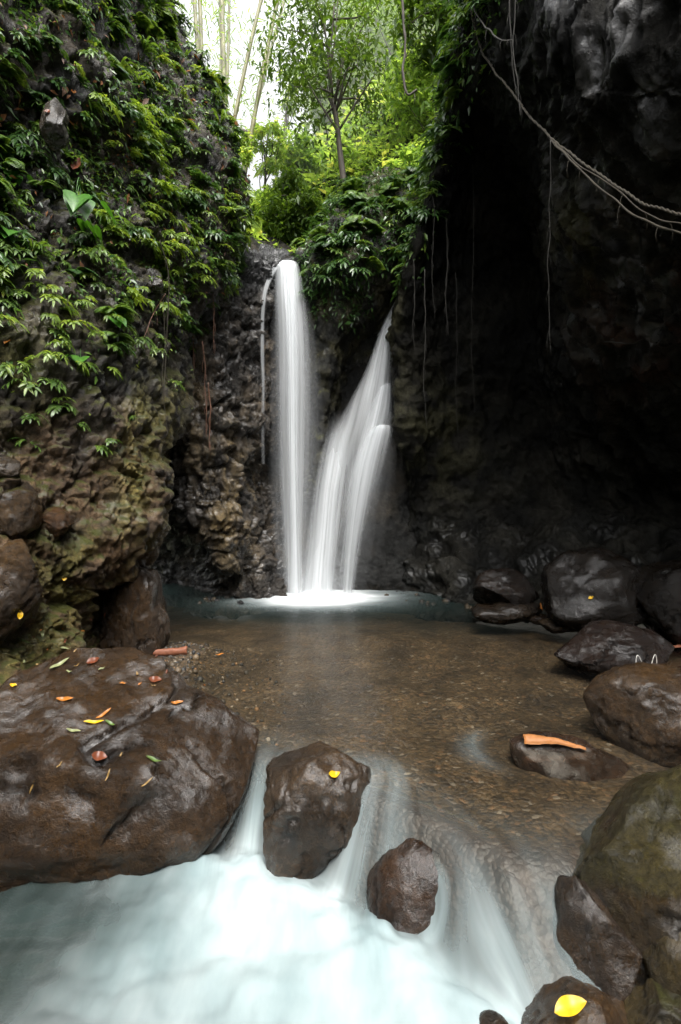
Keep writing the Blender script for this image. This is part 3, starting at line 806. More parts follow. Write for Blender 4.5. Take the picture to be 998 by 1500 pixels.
def boulder(label, outline, d, thick, tint, material, seed=0, e=0.8, facets=(), rough=0.05, cracks=0.03, tilt=0.0, hi=False, name='boulder', group=None, cat='boulder', tintf=None, fine=0.008, nf=10):
    """a stone whose outline, seen from the front, follows the given photo pixels at distance d; thick = half depth"""
    ol = np.array([U(a, b, d) for a, b in outline])
    c = (ol.max(0) + ol.min(0)) / 2
    rel = ol - c
    th = np.arctan2(rel[:, 2], rel[:, 0]); rr = np.hypot(rel[:, 0], rel[:, 2])
    k = np.argsort(th); th, rr = th[k], rr[k]
    I, F = (ICO6, ICO6F) if hi else (ICO5, ICO5F)
    a = np.arctan2(I[:, 2], I[:, 0])
    R = np.interp(a, np.concatenate([th - 2 * math.pi, th, th + 2 * math.pi]), np.tile(rr, 3))
    sl = np.hypot(I[:, 0], I[:, 2])
    lat = sl ** e; dep = np.sign(I[:, 1]) * np.abs(I[:, 1]) ** e
    Q = np.stack([R * lat * np.cos(a), dep * thick + tilt * R * lat * np.sin(a), R * lat * np.sin(a)], 1)
    S = max(rr.mean(), 1e-3)
    fr_ = np.random.default_rng(int(seed * 10) + 5)
    rf = [(*fr_.normal(0, 1, 3), fr_.uniform(.66, .88)) for _ in range(nf)]
    for (nx, ny, nz, dd) in list(facets) + rf:
        n = np.array([nx, ny, nz], float); n /= np.linalg.norm(n)
        ex = Q @ n - dd * S
        Q = Q - n * (np.maximum(ex, 0) * 0.94)[:, None]
    n0 = Q / (np.linalg.norm(Q, axis=1)[:, None] + 1e-9)
    W = Q + seed * 3.3
    dsp = rough * S * 1.3 * fbm(W / S * 0.9, 4) 
    crk = np.abs(pn(W / S * 1.1 + 5 + .3 * fbm(W / S * 2, 2)[:, None]))
    dsp = dsp - cracks * S * np.exp(-(crk / 0.022) ** 2) + fine * fbm(W * 14, 3) + .022 * S * ridged(W / S * 2.6 + 9, 5)
    Q = Q + n0 * dsp[:, None]
    for ax_ in (0, 2):
        lo_, hi_ = rel[:, ax_].min(), rel[:, ax_].max()
        q0, q1 = Q[:, ax_].min(), Q[:, ax_].max()
        Q[:, ax_] = lo_ + (Q[:, ax_] - q0) * (hi_ - lo_) / (q1 - q0)
    Pw = Q + c
    t = np.broadcast_to(np.array(tint, float) * np.array((.66, .51, .30)), Pw.shape) * (0.85 + 0.5 * fbm(W / S * 1.2, 3))[:, None].clip(.4, 1.6)
    t = t * (1 - .45 * np.exp(-(crk / 0.05) ** 2))[:, None]
    if tintf: t = tintf(t, Pw, *proj(Pw))
    base = np.array([c[0], c[1], Pw[:, 2].min()])
    o = mesh(name, Pw - base, F, material, tint=t)
    o.location = base
    tag(o, label, cat, group)
    return o


BR = (0.062, 0.040, 0.021)
big = boulder('huge wet brown boulder at the lower left, littered with thin orange leaves',
    [(-150, 1130), (-60, 1060), (10, 1010), (45, 990), (90, 985), (135, 978), (185, 994), (250, 1045), (330, 1080), (372, 1104), (362, 1160), (325, 1210), (260, 1250), (200, 1282), (120, 1318), (60, 1310), (-60, 1300), (-150, 1240)],
    4.1, 0.52, (0.046, 0.029, 0.014), M['boulder'], 1, 0.62, facets=[(0.12, -1, 0.30, 0.50), (0.1, -.45, .9, 0.44), (-0.55, -0.8, 0.2, .66), (0.6, -.7, .15, .95), (.1, -1, -.35, .60), (.5, -.5, .7, .66)], rough=0.03, cracks=0.09, tilt=0.35, hi=True, nf=0, fine=.012)
midrock = boulder('dark wet rock standing in the middle of the rapids',
    [(400, 1200), (416, 1135), (438, 1108), (470, 1097), (505, 1102), (535, 1128), (545, 1165), (532, 1200), (495, 1240), (450, 1270), (405, 1285), (388, 1260)],
    3.9, 0.29, (0.050, 0.038, 0.030), M['boulder'], 2.3, 0.8, facets=[(-.3, -.7, .6, .72), (.6, -.7, .35, .78), (0, -1, .1, .7), (0, -.3, 1, .85)], rough=0.06, cracks=0.06, tilt=0.3, hi=True)
shelf_rock = boulder('dark reddish rock face under thin sliding water in the rapids',
    [(535, 1310), (570, 1258), (622, 1238), (662, 1252), (692, 1310), (700, 1370), (682, 1440), (610, 1455), (552, 1400)], 3.35, 0.27, (0.040, 0.024, 0.016), M['boulder'], 4.4, .8,
    facets=[(.3, -.8, .4, .7)], rough=.06, cracks=.04, tilt=.35)
sunk = boulder('low dark rock breaking the surface, orange bark sheath lying along it',
    [(752, 1092), (780, 1083), (820, 1088), (860, 1105), (900, 1140), (935, 1180), (890, 1215), (810, 1190), (755, 1140)], 4.36, 0.25, (0.034, 0.020, 0.013), M['boulder'], 6.1, .8, facets=[(0, -.6, .8, .6)], rough=.05, cracks=.05, tilt=.3)
r1 = boulder('large rounded brown boulder at the right edge, two white loops behind it',
    [(865, 1025), (885, 995), (920, 976), (975, 972), (1050, 985), (1090, 1050), (1060, 1130), (985, 1145), (930, 1105), (880, 1060)], 4.75, 0.45, (0.055, 0.037, 0.020), M['boulder'], 7.7, .85, facets=[(-.5, -.8, .3, .85), (.5, -.8, .3, .75)], rough=.04, cracks=.03, hi=True)
r2 = boulder('low black shining boulder behind the rounded brown one',
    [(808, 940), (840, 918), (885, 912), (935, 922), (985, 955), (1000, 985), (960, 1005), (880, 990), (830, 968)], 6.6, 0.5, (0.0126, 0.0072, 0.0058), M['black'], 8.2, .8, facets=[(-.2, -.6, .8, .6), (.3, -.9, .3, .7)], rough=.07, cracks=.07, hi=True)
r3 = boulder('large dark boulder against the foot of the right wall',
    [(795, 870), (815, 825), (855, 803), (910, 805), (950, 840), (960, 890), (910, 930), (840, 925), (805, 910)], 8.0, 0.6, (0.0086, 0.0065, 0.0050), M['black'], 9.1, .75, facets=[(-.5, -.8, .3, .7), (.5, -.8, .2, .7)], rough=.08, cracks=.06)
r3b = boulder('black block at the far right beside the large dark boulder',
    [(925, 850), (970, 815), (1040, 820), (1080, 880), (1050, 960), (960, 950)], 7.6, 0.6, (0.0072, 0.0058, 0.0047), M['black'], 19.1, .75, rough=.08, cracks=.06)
r4 = boulder('dark wedge-shaped rock at the far right edge of the pool',
    [(692, 868), (705, 842), (735, 832), (772, 850), (786, 880), (770, 905), (710, 900)], 9.0, 0.45, (0.0108, 0.0072, 0.0058), M['black'], 10.3, .75, facets=[(0, -.6, .8, .6)], rough=.08, cracks=.05)
r5 = boulder('flat black slab at the waterline below the wedge-shaped rock',
    [(690, 892), (730, 880), (785, 884), (800, 900), (760, 912), (705, 908)], 8.7, 0.35, (0.022, 0.017, 0.014), M['black'], 11.5, .75, rough=.05, cracks=.03)
r6 = boulder('small dark stone at the waterline between slab and shining boulder',
    [(790, 916), (815, 905), (840, 908), (848, 918), (825, 928), (798, 926)], 8.0, 0.2, (0.03, 0.024, 0.02), M['black'], 12.5, .8, rough=.05, cracks=.03)
r6b = boulder('thin dark stone at the pool edge with an orange leaf on it',
    [(765, 905), (790, 900), (815, 903), (810, 913), (775, 914)], 8.5, 0.2, (0.03, 0.02, 0.014), M['black'], 13.5, .8, rough=.04, cracks=.02)


def mossy_top(t, P, px, py):
    m = sstep(-.3, .3, fbm(P * 4, 4) + 0.6 * sstep(1330, 1200, py))
    return t * (1 - .45 * m[:, None]) + .45 * m[:, None] * np.array((0.034, 0.032, 0.010))


m1 = boulder('big mossy boulder filling the lower right edge',
    [(806, 1370), (830, 1300), (862, 1255), (900, 1215), (960, 1180), (1030, 1140), (1120, 1160), (1180, 1300), (1150, 1480), (1000, 1520), (890, 1470), (830, 1440)], 3.0, 0.5, (0.034, 0.027, 0.016), M['mossy'], 14.2, .68,
    facets=[(-.75, -.6, .2, .62), (.1, -.95, .15, .62), (-.2, -.5, .85, .68)], rough=.05, cracks=.05, hi=True, tintf=mossy_top)
m2 = boulder('small rounded mossy stone sitting above the big mossy boulder',
    [(918, 1210), (930, 1165), (960, 1150), (990, 1160), (1000, 1190), (985, 1215), (945, 1222)], 3.55, 0.2, (0.070, 0.056, 0.030), M['mossy'], 15.2, .85, rough=.03, cracks=.02, tintf=mossy_top)
m3 = boulder('dark angular stone wedged against the left foot of the mossy boulder',
    [(806, 1400), (815, 1350), (850, 1295), (900, 1300), (930, 1420), (890, 1480), (835, 1480), (808, 1440)], 2.85, 0.28, (0.035, 0.026, 0.02), M['boulder'], 16.4, .75, facets=[(-.6, -.7, .3, .6)], rough=.05, cracks=.05)
m4 = boulder('brown stone in the bottom right corner carrying a big yellow leaf',
    [(760, 1520), (790, 1475), (835, 1452), (890, 1455), (925, 1480), (930, 1530), (850, 1570), (770, 1560)], 2.5, 0.2, (0.060, 0.040, 0.022), M['boulder'], 17.2, .85, rough=.05, cracks=.03, hi=True)
m5 = boulder('low mossy stone in the bottom right corner',
    [(915, 1500), (935, 1468), (985, 1455), (1050, 1470), (1060, 1530), (960, 1550)], 2.45, 0.2, (0.045, 0.040, 0.018), M['mossy'], 18.2, .85, rough=.05, cracks=.03)
m6 = boulder('smooth mossy hump at the right edge above the corner stone',
    [(945, 1440), (965, 1390), (1010, 1350), (1080, 1360), (1100, 1450), (1020, 1490), (960, 1475)], 2.6, 0.2, (0.050, 0.044, 0.022), M['mossy'], 20.2, .85, rough=.04, cracks=.03)
m7 = boulder('dark stone tip just above the foam at the bottom edge',
    [(700, 1505), (715, 1492), (735, 1496), (750, 1520), (720, 1540)], 2.5, 0.08, (0.03, 0.022, 0.016), M['black'], 21.2, .85, rough=.04, cracks=.03)

# left bank stones
l1 = boulder('dark pillar of worn rock standing at the mouth of the small cave',
    [(150, 900), (165, 850), (195, 820), (215, 850), (232, 890), (243, 925), (225, 965), (180, 985), (155, 960)], 7.0, 0.35, (0.050, 0.034, 0.020), M['boulder'], 22.1, .7, facets=[(-.3, -.9, .1, .6)], rough=.10, cracks=.08, hi=True)
l2 = boulder('dark rounded rock leaning at the base of the cave pillar',
    [(205, 905), (215, 872), (232, 880), (244, 905), (238, 935), (215, 940)], 7.4, 0.25, (0.030, 0.024, 0.018), M['black'], 23.1, .8, rough=.07, cracks=.04)
l3 = boulder('round brown boulder set in the left wall under the sprigs',
    [(-30, 740), (0, 708), (30, 702), (53, 725), (58, 765), (40, 795), (0, 800), (-30, 790)], 5.45, 0.25, (0.045, 0.032, 0.018), M['mossy'], 24.1, .8, rough=.12, cracks=.07, facets=[(.3, -.8, .4, .7)])
l4 = boulder('small square brown stone wedged in the left wall',
    [(55, 768), (62, 748), (85, 742), (105, 755), (98, 775), (75, 788)], 5.75, 0.16, (0.075, 0.045, 0.024), M['mossy'], 25.1, .75, rough=.06, cracks=.04)
l5 = boulder('large shadowed boulder low in the left wall with one yellow leaf',
    [(-60, 830), (0, 790), (40, 795), (58, 840), (45, 900), (10, 940), (-50, 930)], 5.05, 0.3, (0.060, 0.042, 0.024), M['mossy'], 26.1, .75, rough=.12, cracks=.08, facets=[(.5, -.8, .2, .65)])
l6 = boulder('grey wet stone at the left edge above the round brown boulder',
    [(-20, 690), (0, 668), (22, 672), (32, 690), (15, 705), (-15, 708)], 5.45, 0.14, (0.05, 0.045, 0.045), M['black'], 27.1, .8, rough=.06, cracks=.04)
l7 = boulder('grey slab of bare rock showing among the plants high on the left wall',
    [(62, 215), (58, 170), (72, 145), (92, 160), (98, 190), (88, 218)], 6.3, 0.14, (0.05, 0.05, 0.052), M['black'], 28.1, .7, facets=[(.3, -.9, .3, .4), (-.5, -.8, .3, .5)], rough=.14, cracks=.03)
l10 = boulder('grey block of rock jutting out beneath the fern clumps on the left wall',
    [(205, 425), (212, 395), (232, 392), (240, 410), (230, 432)], 7.7, 0.16, (0.045, 0.045, 0.043), M['black'], 31.1, .7, facets=[(.3, -.9, .3, .5)], rough=.14, cracks=.04)


# ------------------------------------------------------------------ waterfalls
fm, nt, N, Lk, out = mat('falling_water')
fa = N('ShaderNodeAttribute', attribute_name='white'); fv = N('ShaderNodeAttribute', attribute_name='flow')
mp = N('ShaderNodeMapping'); mp.inputs['Scale'].default_value = (13, 0.18, 1); Lk(fv.outputs['Vector'], mp.inputs['Vector'])
ns = N('ShaderNodeTexNoise'); ns.inputs['Scale'].default_value = 1.0; ns.inputs['Detail'].default_value = 4; ns.inputs['Roughness'].default_value = 0.6; Lk(mp.outputs[0], ns.inputs['Vector'])
mp2 = N('ShaderNodeMapping'); mp2.inputs['Scale'].default_value = (7, 0.16, 1); Lk(fv.outputs['Vector'], mp2.inputs['Vector'])
n2 = N('ShaderNodeTexNoise'); n2.inputs['Scale'].default_value = 1.0; n2.inputs['Detail'].default_value = 3; Lk(mp2.outputs[0], n2.inputs['Vector'])
r1 = ramp(N, [(0.25, 0.75), (0.75, 1.2)]); Lk(ns.outputs['Fac'], r1.inputs[0])
r2 = ramp(N, [(0.32, 0.55), (0.68, 1.2)]); Lk(n2.outputs['Fac'], r2.inputs[0])
al = math_(N, Lk, 'MULTIPLY', math_(N, Lk, 'MULTIPLY', r1.outputs[0], r2.outputs[0]), fa.outputs['Fac'])
cl = N('ShaderNodeClamp'); Lk(al, cl.inputs[0]); cl.inputs['Max'].default_value = 0.96
d = N('ShaderNodeBsdfDiffuse'); d.inputs[0].default_value = (0.92, 0.95, 0.97, 1)
t = N('ShaderNodeBsdfTranslucent'); t.inputs[0].default_value = (0.92, 0.95, 0.97, 1)
mx = N('ShaderNodeMixShader'); mx.inputs[0].default_value = 0.5; Lk(d.outputs[0], mx.inputs[1]); Lk(t.outputs[0], mx.inputs[2])
tr = N('ShaderNodeBsdfTransparent')
f = N('ShaderNodeMixShader'); Lk(cl.outputs[0], f.inputs[0]); Lk(tr.outputs[0], f.inputs[1]); Lk(mx.outputs[0], f.inputs[2]); Lk(f.outputs[0], out.inputs[0])
M['fall'] = fm


def water_sheet(name, rows, parent, base, alpha, bulge=0.12, nr=160, nc=48, wob=0.02, seed=0.0, soft=1.6):
    R = cr(np.array(rows, float), nr)
    u = np.linspace(-1, 1, nc)
    V = np.zeros((nr, nc, 3)); AL = np.zeros((nr, nc)); FL = np.zeros((nr, nc, 3))
    for i, (py, xl, xr, dd) in enumerate(R):
        Lp, Rp = U(xl, py, dd), U(xr, py, dd)
        V[i] = Lp + (Rp - Lp) * ((u + 1) / 2)[:, None]
        V[i, :, 1] -= bulge * (1 - u ** 2)
        v = i / (nr - 1)
        FL[i, :, 0] = (V[i, :, 0] * .4 + u * .35) + seed; FL[i, :, 1] = V[i, :, 2] + seed
        AL[i] = np.array([alpha(q, v) for q in u]) * (1 - np.abs(u) ** soft)
    Pv = V.reshape(-1, 3)
    Pv[:, 1] += wob * pn(np.stack([FL[..., 0].ravel() * 9, FL[..., 1].ravel() * .6, 0 * Pv[:, 0]], 1))
    o = mesh(name, Pv - base, gridfaces(nr, nc), M['fall'], parent, attrs={'white': np.clip(AL.ravel(), 0, 1), 'flow': FL.reshape(-1, 3)})
    return o


b1 = ONZ(430, 866, 0)
w1 = empty('waterfall', b1); tag(w1, 'tall straight white waterfall dropping from the mossy notch', 'waterfall')
fade = lambda v, a, b_: float(sstep(0, a, v) * (1 - sstep(b_, 1.0, v)))
water_sheet('stream', [(383, 405, 437, 12.3), (385, 404, 437, 11.8), (389, 402, 438, 11.5), (400, 402, 441, 11.4), (440, 402, 448, 11.3), (500, 403, 454, 11.25), (600, 404, 456, 11.2), (700, 408, 452, 11.2), (800, 413, 448, 11.2), (868, 414, 450, 11.2)], w1, b1,
            lambda u, v: (1.4 - .95 * sstep(.05, .7, v)) * (1 if v > .0 else 1), soft=2.2)
water_sheet('core_stream', [(392, 414, 430, 11.3), (440, 417, 434, 11.2), (520, 419, 437, 11.12), (650, 421, 438, 11.08), (780, 423, 441, 11.05), (868, 420, 446, 11.05)], w1, b1, lambda u, v: 1.0 * (1 - .3 * v), bulge=0.05, nc=24, seed=3, soft=1.5)
water_sheet('veil', [(396, 401, 440, 11.45), (440, 398, 454, 11.4), (520, 394, 468, 11.35), (620, 392, 476, 11.3), (720, 392, 478, 11.3), (800, 396, 474, 11.3), (868, 402, 462, 11.3)], w1, b1, lambda u, v: .42 * (1 - .45 * v) * sstep(0, .1, v), seed=7, soft=1.3)
water_sheet('side_trickle', [(392, 398, 410, 11.4), (405, 391, 401, 11.3), (430, 384, 392, 10.98), (470, 381, 388, 10.9), (520, 381, 388, 10.85), (570, 383, 389, 10.85), (620, 382, 388, 10.8), (680, 383, 389, 10.7)], w1, b1, lambda u, v: .55 * (1 - sstep(.5, 1, v) * .8), bulge=0.02, nc=12, seed=11, soft=1.5)

b2 = ONZ(480, 864, 0)
w2 = empty('waterfall', b2); tag(w2, 'slanting white waterfall sliding from the dark cleft and fanning out', 'waterfall')
water_sheet('stream', [(420, 590, 606, 11.9), (455, 570, 592, 11.8), (485, 556, 582, 11.7), (520, 543, 576, 11.68), (550, 531, 575, 11.66), (580, 515, 575, 11.64), (620, 492, 577, 11.62), (650, 474, 575, 11.6), (700, 463, 566, 11.58), (770, 450, 546, 11.5), (830, 442, 528, 11.4), (868, 435, 519, 11.3)], w2, b2,
            lambda u, v: (1.15 - .75 * sstep(.3, .75, v)) * (.72 + .28 * math.cos(2.6 * u + .5)), soft=2.6, wob=.05)
water_sheet('slide', [(600, 484, 530, 11.75), (660, 470, 520, 11.65), (720, 458, 505, 11.5), (780, 450, 498, 11.4), (830, 442, 494, 11.3), (868, 434, 496, 11.25)], w2, b2, lambda u, v: .95 * sstep(0, .25, v) * (1 - .2 * v), seed=5, soft=1.6)
water_sheet('step_stream', [(622, 548, 573, 11.55), (629, 540, 576, 11.44), (645, 530, 574, 11.4), (685, 515, 562, 11.36), (740, 505, 545, 11.3), (800, 500, 530, 11.25), (868, 496, 520, 11.2)], w2, b2, lambda u, v: .9 * (1 - .5 * v) * sstep(0, .05, v), bulge=.1, seed=9, soft=1.4)
water_sheet('step_stream', [(560, 556, 574, 11.75), (572, 550, 575, 11.62), (600, 538, 574, 11.55), (650, 522, 560, 11.5), (720, 500, 540, 11.42), (800, 480, 520, 11.35)], w2, b2, lambda u, v: .8 * (1 - sstep(.5, 1, v)) * sstep(0, .06, v), bulge=.1, seed=19, soft=1.4)
water_sheet('veil', [(590, 560, 580, 11.7), (640, 552, 584, 11.6), (700, 530, 582, 11.5), (780, 510, 568, 11.4), (868, 498, 548, 11.3)], w2, b2, lambda u, v: .15 * sstep(0, .15, v) * (1 - .8 * v), seed=14, soft=1.4)

# ------------------------------------------------------------------ surface finder (places things on what is already built)
from mathutils.bvhtree import BVHTree
_trees = []
def add_surface(o):
    mw = o.matrix_world if o.parent is None else o.matrix_world
    loc = np.array(o.location)
    vs = np.zeros(len(o.data.vertices) * 3); o.data.vertices.foreach_get('co', vs)
    vs = vs.reshape(-1, 3) + loc
    _trees.append(BVHTree.FromPolygons(vs.tolist(), [tuple(p.vertices) for p in o.data.polygons]))
for o in list(C.objects):
    if o.type == 'MESH' and o.name.split('.')[0] in ('cliff', 'boulder', 'riverbed'): add_surface(o)


def hit(px, py):
    r_ = ray(px, py); dv = Vector(r_).normalized()
    best = None
    for t_ in _trees:
        q = t_.ray_cast(Vector(CAM), dv, 60)
        if q[0] is not None and (best is None or q[3] < best[3]): best = q
    n = best[1]
    if n.dot(dv) > 0: n = -n
    return best[0], n


def fallen(kind, px, py, length, width, ang, matk, label, cat='leaf', group=None, lift=0.008, curl=0.12, on=None, shape='leaf'):
    """a fallen leaf lying on the surface seen at a pixel; ang turns it about the surface normal"""
    if on is None:
        p, n = hit(px, py)
    else:
        p, n = Vector(ONZ(px, py, on)), Vector((0, 0, 1))
    n = (n + Vector((0, -.2, .5))).normalized()
    ref = Vector((1, 0, 0)); a = (ref - n * ref.dot(n)).normalized(); b_ = n.cross(a)
    dx = a * math.cos(ang) + b_ * math.sin(ang); dy = n.cross(dx)
    k = 13
    V = []; F = []
    for i in range(k):
        t_ = i / (k - 1)
        if shape == 'leaf': w = math.sin(math.pi * t_ ** .85) ** .75 * width / 2 + .0006
        elif shape == 'blade': w = (math.sin(math.pi * min(1, t_ * 1.05)) ** .5) * width / 2 + .0006
        else: w = width / 2 * (0.55 + .45 * t_) * (1 if 0 < i < k - 1 else .9)
        zz = curl * length * ((2 * t_ - 1) ** 2) + .004 * math.sin(t_ * 9 + px)
        for q in (-1, -.5, 0, .5, 1):
            V.append(dx * ((t_ - .5) * length) + dy * (w * q + .05 * length * math.sin(t_ * 3 + px)) + n * (lift + zz + w * .35 * abs(q)))
    for i in range(k - 1):
        for j in range(4):
            F.append([i * 5 + j, i * 5 + j + 1, i * 5 + j + 6, i * 5 + j + 5])
    o = mesh(kind, [tuple(v) for v in V], F, M[matk])
    o.location = p
    tag(o, label, cat, group)
    return o


FL = 'fallen_leaf'
fallen(FL, 835, 1482, .155, .075, .15, 'yellow', 'big bright yellow leaf on the brown corner stone', lift=.035, curl=.03)
fallen(FL, 488, 1136, .085, .05, .3, 'yellow', 'curled yellow leaf on the rock in the rapids', curl=.25)
fallen(FL, 96, 1025, .12, .035, .2, 'orange', 'forked orange leaf highest on the huge left boulder')
fallen(FL, 153, 1046, .12, .022, .9, 'orange', 'narrow orange leaf lying above the yellow leaves on the huge boulder', shape='blade')
fallen(FL, 138, 1060, .14, .028, .1, 'yellow', 'long yellowish leaf at the centre of the leaf cluster on the huge boulder')
fallen(FL, 108, 1072, .10, .024, .1, 'pale', 'pale yellow leaf at the left end of the leaf cluster')
fallen(FL, 162, 1061, .10, .022, -.6, 'green', 'fresh green leaf at the right end of the leaf cluster')
fallen(FL, 225, 1115, .12, .03, -.4, 'green', 'single green leaf on the front of the huge boulder')
fallen(FL, 146, 1110, .10, .07, .1, 'rust', 'dull reddish broad leaf on the front of the huge boulder')
for k, (a, b_, an, lab) in enumerate([(50, 1150, 1.1, 'thin straw blade at the far left of the huge boulder'), (177, 1108, 1.6, 'upright straw blade beside the reddish leaf'), (159, 1135, 1.5, 'short straw blade under the reddish leaf'),
                                 (216, 1146, .9, 'orange straw blade below the single green leaf'), (88, 1122, 1.2, 'pale straw blade left of the reddish leaf')]):
    fallen('straw_blade', a, b_, (.11, .06, .08, .09, .05)[k], .010, an, 'straw', lab, 'leaf blade', shape='blade')
fallen(FL, 228, 997, .10, .06, .1, 'rust', 'rusty orange leaf on the gravel behind the huge boulder')
fallen(FL, 137, 970, .10, .07, .5, 'rust', 'rusty leaf caught on the left bank above the huge boulder')
fallen(FL, 260, 1030, .09, .03, .3, 'orange', 'small orange leaf on the back edge of the huge boulder')
fallen(FL, 322, 960, .11, .035, .6, 'orange', 'pale orange leaf right of the bark sheath on the gravel', on=.01)
fallen(FL, 250, 980, .12, .03, -.2, 'straw', 'tan leaf on the gravel in front of the bark sheath', on=.015)
fallen(FL, 95, 846, .07, .045, 1.2, 'yellow', 'yellow leaf pressed on the mossy patch of the left wall')
fallen(FL, 29, 900, .08, .045, 1.5, 'yellow', 'yellow leaf on the shadowed boulder in the left wall')
fallen(FL, 90, 950, .14, .03, .6, 'pale', 'pale green blade lying highest on the left bank', shape='blade')
fallen(FL, 88, 975, .16, .035, .9, 'pale', 'pale green blade lying lower on the left bank', shape='blade')
fallen(FL, 62, 928, .07, .03, 1.3, 'pale', 'small pale leaf on the left bank moss')
fallen(FL, 35, 940, .11, .02, .5, 'green', 'thin green blade at the left end of the bank moss', shape='blade')
fallen(FL, 20, 1005, .05, .03, .2, 'yellow', 'tiny yellow leaf left of the huge boulder')
fallen(FL, 866, 876, .07, .045, .1, 'yellow', 'tiny lime leaf on the dark rocks of the far right shore')
fallen(FL, 792, 890, .16, .05, 1.5, 'orange', 'orange leaf standing upright on the thin dark stone')
fallen(FL, 113, 243, .20, .10, 1.3, 'rust', 'large dead brown leaf hanging high among the plants on the left wall')
fallen(FL, 70, 165, .08, .05, 1.3, 'rust', 'small dead leaf over the grey slab on the left wall')
fallen(FL, 108, 135, .06, .04, .3, 'orange', 'tiny orange leaf high on the left wall')
fallen(FL, 12, 500, .14, .04, 1.4, 'orange', 'orange leaf hanging at the left edge between sprigs')
fallen(FL, 180, 1002, .05, .02, .1, 'orange', 'tiny orange leaf on the top edge of the huge boulder')

for k in [q for q in range(34) if not 16 <= q < 24]:
    a, b_ = (rng.uniform(10, 175), rng.uniform(900, 985)) if k < 16 else ((rng.uniform(60, 300), rng.uniform(1000, 1110)) if k < 24 else (rng.uniform(200, 330), rng.uniform(950, 1010)))
    fallen('leaf_scrap', a, b_, rng.uniform(.02, .055), rng.uniform(.008, .02), rng.uniform(0, 3.1), ['straw', 'rust', 'orange', 'pale'][k % 4],
           'tiny dry leaf scrap on the left bank or its gravel', 'leaf scrap', 'tiny leaf scraps on the left bank', shape='blade' if k % 2 else 'leaf')
# bark sheath: a half-rolled tube of reddish bark lying on the gravel bank
def sheath(name, pa, pb, ra, rb_, matk, label, arc=5.2, sag=0.0, roll=0.0, cat='bark sheath'):
    pa, pb = np.array(pa), np.array(pb)
    ax = (pb - pa); Ln = np.linalg.norm(ax); ax /= Ln
    up = np.array([0, 0, 1.0]); s_ = np.cross(ax, up); s_ /= np.linalg.norm(s_); up = np.cross(s_, ax)
    V = []; F = []; n, m = 22, 22
    for i in range(n):
        t_ = i / (n - 1); rad = ra + (rb_ - ra) * t_
        rad *= 1 + .06 * math.sin(t_ * 7)
        for shell in (1, .86):
            for j in range(m):
                th = roll - arc / 2 + arc * j / (m - 1)
                V.append(pa + ax * (Ln * t_) + s_ * math.sin(th) * rad * shell + up * (math.cos(th) * rad * shell - sag * math.sin(math.pi * t_)))
    w = 2 * m
    for i in range(n - 1):
        for j in range(m - 1):
            F.append([i * w + j, i * w + j + 1, (i + 1) * w + j + 1, (i + 1) * w + j])
            F.append([i * w + m + j, (i + 1) * w + m + j, (i + 1) * w + m + j + 1, i * w + m + j + 1])
        for j in (0, m - 1):
            F.append([i * w + j, (i + 1) * w + j, (i + 1) * w + m + j, i * w + m + j])
    for i in (0, n - 1):
        for j in range(m - 1):
            F.append([i * w + j, i * w + j + 1, i * w + m + j + 1, i * w + m + j])
    V = np.array(V)
    V = V + (ra + rb_) * .10 * np.stack([fbm(V * 14 + q_, 3) for q_ in (0, 5, 9)], 1)
    o = mesh(name, V - pa, F, M[matk]); o.location = pa
    tag(o, label, cat)
    return o


sheath('bark_sheath', ONZ(212, 957, .06), ONZ(274, 953, .07), .028, .050, 'sheath', 'reddish brown rolled bark sheath lying on the gravel bank')
p0, _ = hit(768, 1089); p1, _ = hit(858, 1104)
sheath('bark_sheath', p0 + Vector((-.01, 0, .01)), p1 + Vector((0, 0, .03)), .060, .014, 'sheath_orange', 'bright orange bark sheath wrapped over the low rock in the pool', arc=2.6, sag=-.025, roll=.1)
sheath('bark_sheath', ONZ(945, 941, .02), ONZ(985, 943, .03), .03, .02, 'sheath', 'orange brown bark strip behind the black shining boulder', arc=2.6)
sheath('bark_sheath', ONZ(980, 950, .02), ONZ(1030, 943, .04), .03, .03, 'sheath', 'brown bark strip at the far right edge of the pool', arc=2.6)

# two loops of white cord behind the right boulder
for a, b_, w_, lean, lab in ((938, 972, .055, -.25, 'white cord loop, the left one of the pair behind the brown boulder'), (958, 971, .048, .1, 'white cord loop, the right one of the pair behind the brown boulder')):
    c = U(a, b_, 5.0)
    pts = [c + np.array([w_ * .55 * math.sin(q) * (1 + .3 * math.cos(q)) + lean * .05 * (1 - math.cos(q)), .01 * math.sin(q), .065 * (-math.cos(q)) + .01]) for q in np.linspace(.35, 2 * math.pi - .35, 24)]
    V, F = tube(pts, .0035, 6)
    o = mesh('cord_loop', V - c, F, M['white']); o.location = c
    tag(o, lab, 'cord loop')

